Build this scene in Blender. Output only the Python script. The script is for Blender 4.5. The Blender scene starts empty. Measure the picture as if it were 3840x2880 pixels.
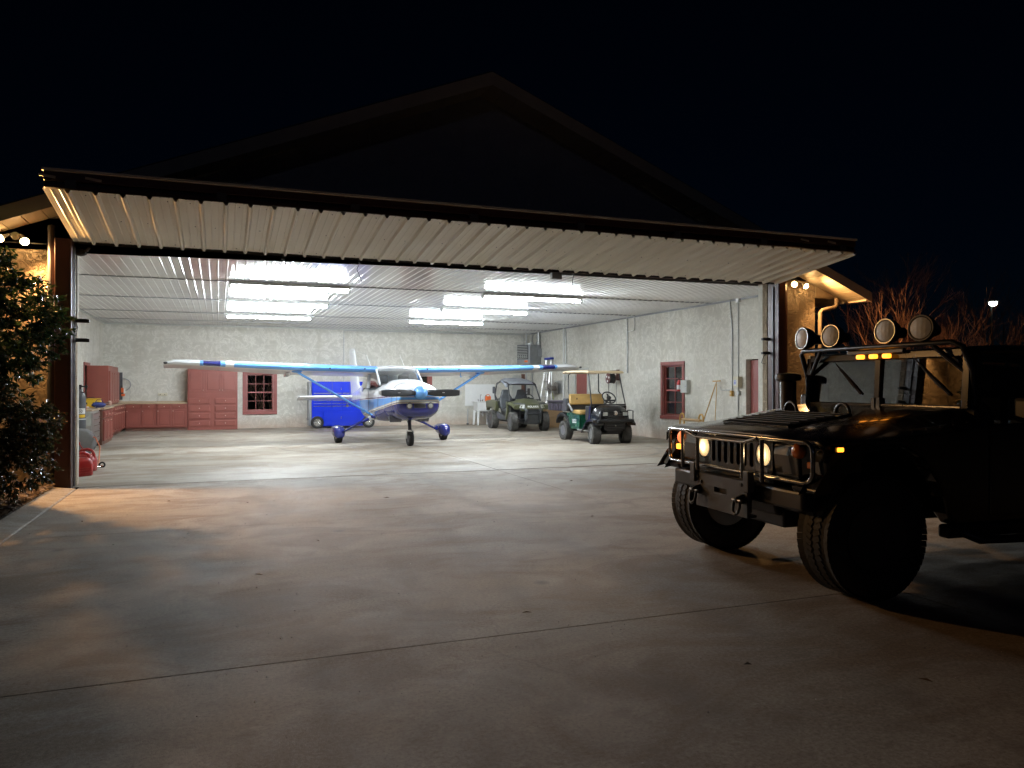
import bpy, math, random
from mathutils import Vector, Matrix, noise as mnoise
R = math.radians
sc = bpy.context.scene
COL = sc.collection
random.seed(7)

# ------------------------------------------------------------------ camera, sky, added gable fill lamp, exposure
cam = bpy.data.cameras.new('camera'); cam_o = bpy.data.objects.new('camera', cam); COL.objects.link(cam_o)
cam.lens = 27.03; cam.sensor_width = 36; cam.sensor_fit = 'HORIZONTAL'
cam.clip_start = 0.05; cam.clip_end = 2000
cam_o.location = (0, 0, 1.5); cam_o.rotation_euler = (R(90.155), 0, R(-20.9))
sc.camera = cam_o
world = bpy.data.worlds.new('World'); sc.world = world; world.use_nodes = True
wn = world.node_tree.nodes; wl = world.node_tree.links
sky_n = wn.new('ShaderNodeTexSky'); sky_n.sky_type = 'NISHITA'; sky_n.sun_disc = False
sky_n.sun_elevation = R(13); sky_n.sun_rotation = R(205); sky_n.altitude = 100; sky_n.ozone_density = 10; sky_n.dust_density = 0
wn['Background'].inputs['Strength'].default_value = 0.00045
wl.new(sky_n.outputs[0], wn['Background'].inputs['Color'])
sun = bpy.data.lights.new('gable_fill', 'SUN'); sun.energy = 0.011; sun.angle = R(0.5); sun.color = (0.55, 0.62, 1.0)  # invented low bluish sun lamp, added to lift the dark gable
sun_o = bpy.data.objects.new('gable_fill', sun); COL.objects.link(sun_o)
sun_o.rotation_euler = (R(77), 0, R(-25))
sc.view_settings.view_transform = 'Standard'; sc.view_settings.look = 'None'
sc.view_settings.exposure = 0.0; sc.view_settings.gamma = 1.0
sc.cycles.use_denoising = True
sc.cycles.max_bounces = 8; sc.cycles.diffuse_bounces = 5; sc.cycles.glossy_bounces = 4
sc.cycles.transparent_max_bounces = 12; sc.cycles.sample_clamp_indirect = 6.0
sc.cycles.caustics_reflective = False; sc.cycles.caustics_refractive = False
TUBE_EMIT = 265.0

# ------------------------------------------------------------------ materials
def lin(c):
    return tuple(((x/255.)/12.92 if x/255. <= .04045 else ((x/255.+.055)/1.055)**2.4) for x in c)
class NT:
    def __init__(s, name):
        s.m = bpy.data.materials.new(name); s.m.use_nodes = True
        s.n = s.m.node_tree.nodes; s.l = s.m.node_tree.links
        s.b = s.n['Principled BSDF']; s._pos = None
    def new(s, t, **kw):
        n = s.n.new(t)
        for k, v in kw.items():
            if isinstance(v, (int, float, str, bool)) and not k.startswith('i_'): setattr(n, k, v)
        return n
    def plug(s, sock, v):
        if hasattr(v, 'is_output') or isinstance(v, bpy.types.NodeSocket): s.l.new(v, sock)
        else:
            if isinstance(v, tuple) and len(v) == 3 and sock.type == 'RGBA': v = v + (1,)
            sock.default_value = v
    def pos(s, obj=False):
        if obj: return s.new('ShaderNodeTexCoord').outputs['Object']
        if s._pos is None: s._pos = s.new('ShaderNodeNewGeometry').outputs['Position']
        return s._pos
    def map(s, vec, scale=(1,1,1), loc=(0,0,0), rot=(0,0,0)):
        n = s.new('ShaderNodeMapping'); s.l.new(vec, n.inputs[0])
        n.inputs['Scale'].default_value = scale; n.inputs['Location'].default_value = loc; n.inputs['Rotation'].default_value = rot
        return n.outputs[0]
    def noise(s, vec, scale, detail=4, rough=.55, dist=0):
        n = s.new('ShaderNodeTexNoise'); s.l.new(vec, n.inputs['Vector'])
        n.inputs['Scale'].default_value = scale; n.inputs['Detail'].default_value = detail
        n.inputs['Roughness'].default_value = rough; n.inputs['Distortion'].default_value = dist
        return n.outputs['Fac']
    def voro(s, vec, scale, feature='F1'):
        n = s.new('ShaderNodeTexVoronoi'); n.feature = feature; s.l.new(vec, n.inputs['Vector']); n.inputs['Scale'].default_value = scale
        return n.outputs['Distance']
    def ramp(s, fac, stops, interp='LINEAR'):
        n = s.new('ShaderNodeValToRGB'); s.l.new(fac, n.inputs[0]); n.color_ramp.interpolation = interp
        e = n.color_ramp.elements
        while len(e) < len(stops): e.new(.5)
        for i, (p, c) in enumerate(stops):
            e[i].position = p; e[i].color = (c, c, c, 1) if isinstance(c, (int, float)) else tuple(c) + (1,)
        return n.outputs[0]
    def mix(s, fac, a, b, blend='MIX'):
        n = s.new('ShaderNodeMix'); n.data_type = 'RGBA'; n.blend_type = blend
        s.plug(n.inputs[0], fac); s.plug(n.inputs[6], a); s.plug(n.inputs[7], b)
        return n.outputs[2]
    def math(s, op, a, b=0.0, c=0.0, clamp=False):
        n = s.new('ShaderNodeMath'); n.operation = op; n.use_clamp = clamp
        s.plug(n.inputs[0], a); s.plug(n.inputs[1], b); s.plug(n.inputs[2], c)
        return n.outputs[0]
    def sep(s, vec):
        n = s.new('ShaderNodeSeparateXYZ'); s.l.new(vec, n.inputs[0]); return n.outputs
    def bump(s, h, strength=.3, dist=.01):
        n = s.new('ShaderNodeBump'); n.inputs['Strength'].default_value = strength; n.inputs['Distance'].default_value = dist
        s.l.new(h, n.inputs['Height']); s.l.new(n.outputs[0], s.b.inputs['Normal'])
    def set(s, **kw):
        names = dict(col='Base Color', rough='Roughness', metal='Metallic', coat='Coat Weight', coatr='Coat Roughness', spec='Specular IOR Level', emit='Emission Color', estr='Emission Strength', trans='Transmission Weight', alpha='Alpha', sheen='Sheen Weight')
        for k, v in kw.items(): s.plug(s.b.inputs[names[k]], v)
        return s.m

def paint(name, col, rough=.45, metal=0, var=.12, scale=6, bump=0, bscale=60, coat=0, spec=.5, obj=True):
    t = NT(name); p = t.pos(obj)
    n = t.noise(p, scale, 5, .6)
    dark = tuple(c*(1-var) for c in col); lite = tuple(min(1, c*(1+var*.6)) for c in col)
    c = t.mix(t.ramp(n, [(.3, 0.), (.7, 1.)]), dark, lite)
    r = t.math('MULTIPLY_ADD', t.noise(p, scale*2.3, 4), .25*rough, rough*.87)
    t.set(col=c, rough=r, metal=metal, coat=coat, spec=spec)
    if coat: t.set(coatr=.06)
    if bump: t.bump(t.noise(p, bscale, 4, .6), bump, .01)
    return t.m
def emit(name, col, strength):
    t = NT(name); t.set(col=(.8, .8, .8), emit=col, estr=strength, rough=.3); return t.m
def thin_glass(name, tint=(.9, .95, .93), refl=1.6, rough=.02):
    t = NT(name); n, l = t.n, t.l
    n.remove(t.b)
    ge = n.new('ShaderNodeNewGeometry'); dp = n.new('ShaderNodeVectorMath'); dp.operation = 'DOT_PRODUCT'
    l.new(ge.outputs['Normal'], dp.inputs[0]); l.new(ge.outputs['Incoming'], dp.inputs[1])
    cs = t.math('SUBTRACT', 1.0, t.math('ABSOLUTE', dp.outputs['Value']), clamp=True)
    f2 = t.math('MULTIPLY', t.math('MULTIPLY_ADD', t.math('POWER', cs, 5.0), .96, .04), refl, clamp=True)
    tr = n.new('ShaderNodeBsdfTransparent'); tr.inputs[0].default_value = tint + (1,)
    gl = n.new('ShaderNodeBsdfGlossy'); gl.inputs['Roughness'].default_value = rough
    mx = n.new('ShaderNodeMixShader'); l.new(f2, mx.inputs[0]); l.new(tr.outputs[0], mx.inputs[1]); l.new(gl.outputs[0], mx.inputs[2])
    l.new(mx.outputs[0], n['Material Output'].inputs[0])
    return t.m

M = {}
# outdoor concrete: mottled, warm-grey, stained
def concrete(name, base, rough, indoor):
    t = NT(name); p = t.pos()
    big = t.noise(t.map(p, (1, 1, 1)), .35, 6, .6, .6)
    streak = t.noise(t.map(p, (.35, 1.5, 1), rot=(0, 0, R(8))), .8, 6, .65, .4)
    fine = t.noise(p, 45, 5, .7)
    speck = t.noise(p, 160, 3, .6)
    c = t.mix(t.ramp(big, [(.34, 0.), (.64, 1.)]), tuple(x*.66 for x in base), tuple(x*1.18 for x in base))
    c = t.mix(t.ramp(streak, [(.36, 0.), (.72, .45)]), c, tuple(x*y for x, y in zip(base, (1.22, 1.14, 1.05))))
    stain = t.noise(t.map(p, (.8, 1.3, 1)), 1.1, 8, .66, .9)
    c = t.mix(t.ramp(stain, [(.44, 0.), (.60, .85)]), c, tuple(x*y for x, y in zip(base, (.60, .50, .40))))
    c = t.mix(.75 if not indoor else .4, c, t.ramp(fine, [(.28, .12), (.72, .9)]), 'SOFT_LIGHT')
    c = t.mix(t.ramp(speck, [(.62, 0.), (.70, .6)]), c, tuple(min(.8, x*1.9) for x in base))
    c = t.mix(t.ramp(t.noise(p, 90, 4, .6), [(.30, .7), (.38, 0.)]), c, tuple(x*.35 for x in base))
    mid = t.noise(t.map(p, (1, 1.4, 1)), 3.2, 7, .7, .4)
    c = t.mix(t.ramp(mid, [(.52, 0.), (.68, .6)]), c, tuple(x*y for x, y in zip(base, (.55, .49, .43))))
    if not indoor:
        # oil drips, tyre tracks, hairline cracks and scraped drag marks
        oil = t.ramp(t.voro(t.map(p, (1, 1, .01)), 1.15), [(.03, .75), (.09, 0.)])
        c = t.mix(t.math('MULTIPLY', oil, t.ramp(t.noise(p, .7, 2), [(.46, 0.), (.56, 1.)])), c, tuple(x*.30 for x in base))
        xx_ = t.sep(p)[0]
        for xc in (.55, 2.1, 3.05, 5.6):
            tk_ = t.math('SUBTRACT', 1.0, t.math('DIVIDE', t.math('ABSOLUTE', t.math('SUBTRACT', t.math('MULTIPLY_ADD', t.noise(p, .22, 2), 1.4, xx_), xc+.7)), .16), clamp=True)
            c = t.mix(t.math('MULTIPLY', t.math('MULTIPLY', tk_, .5), t.ramp(t.noise(p, 1.4, 5, .7), [(.42, 0.), (.62, 1.)])), c, tuple(x*.42 for x in base))
        fleck = t.ramp(t.noise(p, 28, 4, .7), [(.66, 0.), (.70, .55)])
        c = t.mix(t.math('MULTIPLY', fleck, t.ramp(t.noise(p, 1.1, 3), [(.5, 0.), (.62, 1.)])), c, tuple(min(.75, x*1.8) for x in base))
        wv = t.new('ShaderNodeVectorMath'); wv.operation = 'MULTIPLY_ADD'; nc = t.new('ShaderNodeTexNoise'); nc.inputs['Scale'].default_value = 2.2; nc.inputs['Detail'].default_value = 5
        t.l.new(p, nc.inputs['Vector']); t.l.new(nc.outputs['Color'], wv.inputs[0]); wv.inputs[1].default_value = (.5, .5, .5); t.l.new(p, wv.inputs[2])
        cr_ = t.math('MULTIPLY', t.ramp(t.voro(wv.outputs[0], .42, 'DISTANCE_TO_EDGE'), [(0, 1.), (.006, 0.)]), t.ramp(t.noise(p, .8, 3), [(.52, 0.), (.62, .45)]))
        c = t.mix(cr_, c, tuple(x*.25 for x in base))
        drag = t.noise(t.map(p, (.9, 26, 1), rot=(0, 0, R(14))), 1.0, 3, .6)
        c = t.mix(t.math('MULTIPLY', t.ramp(drag, [(.70, 0.), (.76, .55)]), t.ramp(t.noise(p, .9, 3), [(.52, 0.), (.62, 1.)])), c, tuple(min(.7, x*1.7) for x in base))
    if indoor:
        # worn scuffs and curved tyre scrub marks
        x, y, z = t.sep(p)
        def arc(cx, cy, r, w, a0=None):
            dx = t.math('SUBTRACT', x, cx); dy = t.math('SUBTRACT', y, cy)
            d = t.math('SQRT', t.math('ADD', t.math('MULTIPLY', dx, dx), t.math('MULTIPLY', dy, dy)))
            d = t.math('ABSOLUTE', t.math('SUBTRACT', d, r))
            return t.math('SUBTRACT', 1.0, t.math('DIVIDE', d, w), clamp=True)
        brk = t.ramp(t.noise(p, 1.7, 5, .7), [(.36, 0.), (.56, .95)])
        for a in ((6.3, 21.2, 1.9, .12), (7.6, 21.4, 2.2, .10), (3.0, 19.2, 1.6, .09), (6.9, 17.0, 3.1, .11)):
            c = t.mix(t.math('MULTIPLY', arc(*a), brk), c, tuple(q*.42 for q in base))
        pale = t.noise(t.map(p, (.5, 1.2, 1)), .8, 7, .62, .5)
        c = t.mix(t.ramp(pale, [(.40, 0.), (.75, .7)]), c, (.46, .43, .37))
    rr = t.ramp(t.noise(p, 1.3, 6, .65), [(.25, rough*.88), (.75, min(1, rough*1.12))])
    t.set(col=c, rough=rr, spec=.24 if indoor else .4)
    h = t.math('MULTIPLY_ADD', fine, .6, t.math('MULTIPLY', speck, .4))
    t.bump(h, .45 if not indoor else .06, .006)
    return t.m
M['apron'] = concrete('apron_concrete', (.385, .345, .298), .72, False)
M['floor'] = concrete('hangar_floor_concrete', (.335, .302, .255), .58, True)
M['kerb'] = concrete('kerb_concrete', (.30, .275, .235), .75, False)

def stucco(name, base, pale, bump, scale, dirt=True, deep=.5):
    t = NT(name); p = t.pos()
    w = t.noise(p, scale*.8, 3, .5); 
    off = t.new('ShaderNodeMix'); off.data_type = 'VECTOR'
    warp = t.new('ShaderNodeVectorMath'); warp.operation = 'MULTIPLY_ADD'
    nzc = t.new('ShaderNodeTexNoise'); nzc.inputs['Scale'].default_value = scale*.7; nzc.inputs['Detail'].default_value = 3; t.l.new(p, nzc.inputs['Vector'])
    t.l.new(nzc.outputs['Color'], warp.inputs[0]); warp.inputs[1].default_value = (.35, .35, .35); t.l.new(p, warp.inputs[2])
    a = t.noise(warp.outputs[0], scale*1.5, 6, .62, 1.5)
    b = t.noise(warp.outputs[0], scale*5, 4, .6, .8)
    ridge = t.ramp(a, [(.36, .10), (.50, .32), (.55, 1.), (.60, .30), (.75, .45)])
    c = t.mix(ridge, base, pale)
    c = t.mix(.22, c, t.ramp(b, [(.3, .35), (.7, .8)]), 'SOFT_LIGHT')
    blotch = t.noise(p, .55, 5, .6, .5)
    c = t.mix(t.ramp(blotch, [(.35, .0), (.72, .5)]), c, tuple(x*.80 for x in base))
    drip = t.noise(t.map(p, (2.2, 2.2, .22)), 1.6, 6, .65, .3)
    c = t.mix(t.ramp(drip, [(.50, .0), (.78, .45)]), c, tuple(x*y for x, y in zip(base, (.78, .74, .66))))
    lift = t.noise(t.map(p, (.25, .25, 2.6)), 1.3, 5, .6, .4)
    c = t.mix(t.ramp(lift, [(.52, .0), (.74, .4)]), c, pale)
    if dirt:
        z = t.sep(p)[2]
        zz = t.math('ADD', z, t.math('MULTIPLY', t.noise(p, 1.6, 5, .6), .55))
        c = t.mix(t.ramp(zz, [(.28, .55), (.78, 0.)]), c, (.47, .31, .22))
    t.set(col=c, rough=.82, spec=.3)
    t.bump(t.math('MULTIPLY_ADD', b, .35, ridge), bump, deep)
    return t.m
M['stucco_in'] = stucco('interior_stucco', (.515, .50, .44), (.725, .71, .645), .24, 2.1, deep=.02)
M['stucco_out'] = stucco('exterior_stucco', (.44, .34, .235), (.54, .44, .315), 1.0, 4.2, dirt=False, deep=.06)
M['stucco_gable'] = stucco('gable_stucco', (.42, .40, .42), (.50, .48, .50), .5, 2.6, dirt=False, deep=.03)

def liner(name, col, rough, wav):
    t = NT(name); p = t.pos()
    c = t.mix(t.ramp(t.noise(p, .8, 5, .6), [(.3, 0.), (.7, 1.)]), tuple(x*.93 for x in col), col)
    c = t.mix(t.ramp(t.noise(t.map(p, (6, .4, 1)), 1.2, 5, .7), [(.58, 0.), (.75, .12)]), c, tuple(x*.72 for x in col))
    t.set(col=c, rough=t.ramp(t.noise(p, 1.1, 4), [(.3, rough*.8), (.7, rough*1.3)]), spec=.6)
    t.bump(t.noise(t.map(p, (1.6, 3.2, 1)), 1.0, 3, .5), wav, .05)
    return t.m
M['liner'] = liner('white_liner_panel', (.82, .83, .83), .12, .04)
M['door_sheet'] = liner('cream_ribbed_steel', (.70, .66, .56), .38, .05)
M['brown_steel'] = paint('dark_brown_painted_steel', (.060, .022, .018), .42, var=.25, scale=4, bump=.05, bscale=30)
M['black_rubber'] = paint('black_rubber', (.014, .014, .015), .75, var=.3, scale=20, bump=.1, bscale=90)
M['fascia'] = paint('beige_fascia_board', (.55, .47, .36), .5, var=.12, scale=3)
M['soffit'] = paint('cream_soffit_panel', (.55, .46, .33), .45, var=.08, scale=3)
M['roof'] = paint('dark_shingle_roof', (.05, .045, .042), .85, var=.4, scale=8, bump=.4, bscale=20, spec=.1)
M['red_wood'] = paint('barn_red_cabinet_paint', (.245, .064, .046), .42, var=.10, scale=3.5, bump=.02, bscale=40)
M['red_trim'] = paint('barn_red_trim_paint', (.25, .066, .056), .45, var=.14, scale=5, bump=.04, bscale=40)
M['brown_wood'] = paint('brown_stained_wood', (.16, .075, .05), .5, var=.3, scale=4)
M['counter'] = paint('tan_laminate_counter', (.50, .38, .25), .35, var=.15, scale=9)
M['knob'] = paint('pale_wood_knob', (.62, .42, .34), .4)
M['galv'] = paint('galvanised_conduit', (.46, .47, .47), .38, metal=.6, var=.15, scale=8)
M['white_pipe'] = paint('white_painted_pipe', (.66, .66, .64), .4, var=.08)
M['grey_box'] = paint('grey_enamel_box', (.25, .26, .27), .42, var=.12, scale=6)
M['lt_grey'] = paint('light_grey_enamel', (.46, .47, .44), .42, var=.1, scale=6)
M['cream_plastic'] = paint('cream_plastic', (.60, .56, .42), .4, var=.08)
M['dark_grey'] = paint('dark_grey_metal', (.07, .072, .08), .42, var=.2, scale=8)
M['black_metal'] = paint('black_painted_metal', (.016, .016, .018), .35, var=.3, scale=8)
M['black_plastic'] = paint('black_plastic', (.022, .022, .024), .48, var=.25, scale=12, bump=.05, bscale=140)
M['chrome'] = paint('polished_metal', (.72, .72, .72), .15, metal=1, var=.05)
M['steel'] = paint('stainless_steel', (.48, .48, .47), .32, metal=.85, var=.12, scale=7)
M['alu'] = paint('brushed_aluminium', (.60, .60, .59), .36, metal=.8, var=.1, scale=6)
M['white_plastic'] = paint('white_plastic', (.76, .77, .76), .35, var=.05)
M['orange_plastic'] = paint('orange_plastic', (.72, .14, .03), .38, var=.1)
M['red_plastic'] = paint('red_jerry_can_plastic', (.42, .022, .020), .30, var=.16, scale=7, bump=.03, bscale=50, coat=.2)
M['yellow_plastic'] = paint('yellow_plastic', (.74, .46, .03), .38, var=.1)
M['ochre'] = paint('ochre_powder_coat', (.50, .29, .07), .42, var=.12)
M['tyre'] = paint('tyre_rubber', (.022, .021, .020), .72, var=.35, scale=14, bump=.25, bscale=70)
M['tyre_dusty'] = paint('dusty_tyre_rubber', (.085, .082, .076), .85, var=.4, scale=9, bump=.25, bscale=70)
M['glass'] = thin_glass('clear_window_glass')
M['night_glass'] = thin_glass('window_pane_glass', (.55, .6, .6), 2.0, .03)
M['screen_glass'] = thin_glass('hazy_windscreen', (.80, .84, .84), 2.0, .05)

# ------------------------------------------------------------------ mesh helpers
def frame_of(d):
    d = d.normalized()
    a = Vector((0, 0, 1)) if abs(d.z) < .9 else Vector((1, 0, 0))
    u = d.cross(a).normalized(); v = d.cross(u).normalized()
    return u, v
class MB:
    def __init__(s): s.v = []; s.f = []
    def add(s, vs, fs):
        o = len(s.v); s.v += [tuple(p) for p in vs]; s.f += [tuple(i+o for i in f) for f in fs]; return s
    def box(s, x0, x1, y0, y1, z0, z1):
        x0, x1 = min(x0, x1), max(x0, x1); y0, y1 = min(y0, y1), max(y0, y1); z0, z1 = min(z0, z1), max(z0, z1)
        return s.add([(x0,y0,z0),(x1,y0,z0),(x1,y1,z0),(x0,y1,z0),(x0,y0,z1),(x1,y0,z1),(x1,y1,z1),(x0,y1,z1)],
                     [(0,3,2,1),(4,5,6,7),(0,1,5,4),(1,2,6,5),(2,3,7,6),(3,0,4,7)])
    def obox(s, c, size, mat):
        hx, hy, hz = (q/2 for q in size); vs = []
        for z in (-hz, hz):
            for x, y in ((-hx,-hy),(hx,-hy),(hx,hy),(-hx,hy)): vs.append(Vector(c) + mat @ Vector((x, y, z)))
        return s.add(vs, [(0,3,2,1),(4,5,6,7),(0,1,5,4),(1,2,6,5),(2,3,7,6),(3,0,4,7)])
    def hexa(s, vs):   # 8 corners: bottom ring then top ring
        return s.add(vs, [(0,3,2,1),(4,5,6,7),(0,1,5,4),(1,2,6,5),(2,3,7,6),(3,0,4,7)])
    def rings(s, rs, closed=True, cap0=True, cap1=True):
        n = len(rs[0]); vs = [p for r in rs for p in r]; fs = []
        for i in range(len(rs)-1):
            for j in range(n if closed else n-1):
                k = (j+1) % n
                fs.append((i*n+j, i*n+k, (i+1)*n+k, (i+1)*n+j))
        if closed and cap0: fs.append(tuple(range(n))[::-1])
        if closed and cap1: fs.append(tuple((len(rs)-1)*n+j for j in range(n)))
        return s.add(vs, fs)
    def cyl(s, p0, p1, r0, r1=None, n=10, caps=True):
        p0, p1 = Vector(p0), Vector(p1); r1 = r0 if r1 is None else r1
        u, v = frame_of(p1-p0)
        ring = lambda p, r: [p + (u*math.cos(a) + v*math.sin(a))*r for a in (2*math.pi*k/n for k in range(n))]
        return s.rings([ring(p0, r0), ring(p1, r1)], True, caps, caps)
    def tube(s, pts, r, n=8, closed=False, taper=None):
        pts = [Vector(p) for p in pts]; m = len(pts); rs = []
        u = None
        for i, p in enumerate(pts):
            if closed: d = pts[(i+1) % m] - pts[i-1]
            else: d = pts[min(i+1, m-1)] - pts[max(i-1, 0)]
            d = d.normalized() if d.length > 1e-9 else Vector((0, 0, 1))
            if u is None: u, v = frame_of(d)
            else:
                u = (u - d*u.dot(d)); u = u.normalized() if u.length > 1e-6 else frame_of(d)[0]
                v = d.cross(u).normalized()
            rr = r if taper is None else r*(1+(taper-1)*i/max(1, m-1))
            rs.append([p + (u*math.cos(a) + v*math.sin(a))*rr for a in (2*math.pi*k/n for k in range(n))])
        if closed: rs.append(rs[0]); return s.rings(rs, True, False, False)
        return s.rings(rs)
    def lathe(s, prof, o=(0,0,0), axis=(0,0,1), n=20, caps=True):
        o = Vector(o); ax = Vector(axis).normalized(); u, v = frame_of(ax)
        rs = [[o + ax*h + (u*math.cos(a) + v*math.sin(a))*max(r, 1e-4) for a in (2*math.pi*k/n for k in range(n))] for r, h in prof]
        return s.rings(rs, True, caps, caps)
    def prism(s, poly, axis, a, b):
        def P(q, t):
            return {'x': (t, q[0], q[1]), 'y': (q[0], t, q[1]), 'z': (q[0], q[1], t)}[axis]
        n = len(poly)
        vs = [P(q, a) for q in poly] + [P(q, b) for q in poly]
        fs = [tuple(range(n))[::-1], tuple(range(n, 2*n))] + [(i, (i+1) % n, n+(i+1) % n, n+i) for i in range(n)]
        return s.add(vs, fs)
    def ball(s, c, r, nu=12, nv=8):
        rx, ry, rz = (r, r, r) if isinstance(r, (int, float)) else r
        rs = [[(c[0]+rx*math.sin(t)*math.cos(a), c[1]+ry*math.sin(t)*math.sin(a), c[2]+rz*math.cos(t)) for a in (2*math.pi*k/nu for k in range(nu))] for t in (math.pi*max(.02, min(.98, j/nv)) for j in range(nv+1))]
        return s.rings(rs)
    def grid(s, rows):   # open surface
        return s.rings(rows, False)
    def xf(s, mat):
        s.v = [tuple(mat @ Vector(p)) for p in s.v]; return s
    def mesh(s, name):
        me = bpy.data.meshes.new(name); me.from_pydata(s.v, [], s.f); me.update()
        import bmesh
        bm = bmesh.new(); bm.from_mesh(me); bmesh.ops.recalc_face_normals(bm, faces=bm.faces); bm.to_mesh(me); bm.free()
        return me
    def build(s, name, mat, parent=None, smooth=None, bevel=0, seg=2, solid=0, subs=0):
        me = s.mesh(name); me.materials.append(M[mat] if isinstance(mat, str) else mat)
        if smooth is not None:
            me.polygons.foreach_set('use_smooth', [True]*len(me.polygons)); me.set_sharp_from_angle(angle=R(smooth))
        o = bpy.data.objects.new(name, me); COL.objects.link(o)
        if parent: o.parent = parent
        if solid:
            md = o.modifiers.new('Solidify', 'SOLIDIFY'); md.thickness = solid; md.offset = 0
        if subs:
            md = o.modifiers.new('Subsurf', 'SUBSURF'); md.levels = subs; md.render_levels = subs
        if bevel:
            md = o.modifiers.new('Bevel', 'BEVEL'); md.width = bevel; md.segments = seg; md.limit_method = 'ANGLE'; md.angle_limit = R(40); md.harden_normals = False
        return o
def box(name, mat, b, parent=None, bevel=0): return MB().box(*b).build(name, mat, parent, bevel=bevel)
def tag(o, label=None, cat=None, group=None, kind=None):
    if label: o['label'] = label
    if cat: o['category'] = cat
    if group: o['group'] = group
    if kind: o['kind'] = kind
    return o
def thing(name, label, cat, loc=(0,0,0), rz=0, group=None):
    o = bpy.data.objects.new(name, None); COL.objects.link(o); o.empty_display_size = .1
    o.location = loc; o.rotation_euler = (0, 0, rz); return tag(o, label, cat, group)
def share(name, src, parent, loc=(0,0,0), rot=(0,0,0), scale=(1,1,1)):
    o = src.copy(); o.name = name; COL.objects.link(o); o.parent = parent; o.location = loc; o.rotation_euler = rot; o.scale = scale
    return o
def text_mesh(name, body, size, mat, parent, matrix, depth=.002, spacing=1.0, bold=0):
    cu = bpy.data.curves.new(name, 'FONT'); cu.body = body; cu.size = size; cu.extrude = depth; cu.align_x = 'CENTER'; cu.align_y = 'CENTER'
    cu.space_character = spacing; cu.offset = bold
    tmp = bpy.data.objects.new(name+'_tmp', cu); COL.objects.link(tmp)
    dg = bpy.context.evaluated_depsgraph_get(); me = bpy.data.meshes.new_from_object(tmp.evaluated_get(dg))
    bpy.data.objects.remove(tmp); bpy.data.curves.remove(cu)
    me.materials.clear(); me.materials.append(M[mat]); me.transform(matrix)
    o = bpy.data.objects.new(name, me); COL.objects.link(o); o.parent = parent
    return o
def basis(ex, ey, o):   # matrix with text x-axis ex, y-axis ey, origin o
    ex, ey = Vector(ex).normalized(), Vector(ey).normalized(); ez = ex.cross(ey)
    return Matrix(((ex.x, ey.x, ez.x, o[0]), (ex.y, ey.y, ez.y, o[1]), (ex.z, ey.z, ez.z, o[2]), (0, 0, 0, 1)))
def arc_pts(c, r, a0, a1, n, plane='xz'):
    out = []
    for k in range(n+1):
        a = R(a0 + (a1-a0)*k/n); p, q = r*math.cos(a), r*math.sin(a)
        out.append({'xz': (c[0]+p, c[1], c[2]+q), 'yz': (c[0], c[1]+p, c[2]+q), 'xy': (c[0]+p, c[1]+q, c[2])}[plane])
    return out
def wall_mesh(axis, pos, th, u0, u1, z0, z1, holes=(), gable=None):
    """wall in plane axis=pos..pos+th with real openings; u runs along the other horizontal axis"""
    us = sorted({u0, u1, *[h[0] for h in holes], *[h[1] for h in holes]}); zs = sorted({z0, z1, *[h[2] for h in holes], *[h[3] for h in holes]})
    inh = lambda u, z: any(h[0] < u < h[1] and h[2] < z < h[3] for h in holes)
    P = (lambda u, t, z: (t, u, z)) if axis == 'x' else (lambda u, t, z: (u, t, z))
    mb = MB(); t0, t1 = pos, pos+th
    def q(*pts): mb.add(pts, [tuple(range(len(pts)))])
    nu, nz_ = len(us)-1, len(zs)-1
    fill = [[not inh((us[i]+us[i+1])/2, (zs[j]+zs[j+1])/2) for j in range(nz_)] for i in range(nu)]
    for i in range(nu):
        for j in range(nz_):
            if not fill[i][j]: continue
            a, b, c, d = us[i], us[i+1], zs[j], zs[j+1]
            for t in (t0, t1): q(P(a,t,c), P(b,t,c), P(b,t,d), P(a,t,d))
            if i == 0 or not fill[i-1][j]: q(P(a,t0,c), P(a,t1,c), P(a,t1,d), P(a,t0,d))
            if i == nu-1 or not fill[i+1][j]: q(P(b,t0,c), P(b,t1,c), P(b,t1,d), P(b,t0,d))
            if j == 0 or not fill[i][j-1]: q(P(a,t0,c), P(b,t0,c), P(b,t1,c), P(a,t1,c))
            if j == nz_-1 or not fill[i][j+1]: q(P(a,t0,d), P(b,t0,d), P(b,t1,d), P(a,t1,d))
    return mb

# ------------------------------------------------------------------ the setting
XL, XR, YB, YF, ZC = -3.59, 11.8, 28.85, 13.12, 3.63       # hangar interior and front wall face
JL, JR = -2.0, 10.72                                       # door jambs
def surf(name, mat, x0, x1, y0, y1, z): return tag(MB().add([(x0,y0,z),(x1,y0,z),(x1,y1,z),(x0,y1,z)], [(0,1,2,3)]).build(name, mat), kind='structure')
t = NT('dark_soil'); p = t.pos()
t.set(col=t.mix(t.noise(p, 2.5, 6, .7), (.030, .026, .018), (.075, .06, .04)), rough=.95); t.bump(t.noise(p, 14, 5, .7), .6, .04); M['soil'] = t.m
surf('ground', 'soil', -400, 400, -200, 600, -.12)
apron = tag(MB().box(-1.93, 11.2, -12, 12.95, -.10, -.0035).box(11.201, 26, -12, 8.75, -.10, -.0035).build('concrete_apron', 'kerb'), kind='structure')
ys = [-12, -8.6, -4.3, .0, 4.35, 8.75, 12.93]; xs = [-1.92, 4.66, 11.2, 18.0, 26.0]
for i in range(len(xs)-1):
    for j in range(len(ys)-1):
        g = .0022
        if xs[i] > 11 and ys[j] > 8: continue
        MB().box(xs[i]+g, xs[i+1]-g, ys[j]+g, ys[j+1]-g, -.09, random.uniform(-.001, .001)).build('concrete_slab', 'apron', apron, bevel=.002, seg=1)
side = tag(MB().box(11.202, 40, 8.752, 31, -.10, -.03).build('side_yard', 'soil'), kind='structure')
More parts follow.
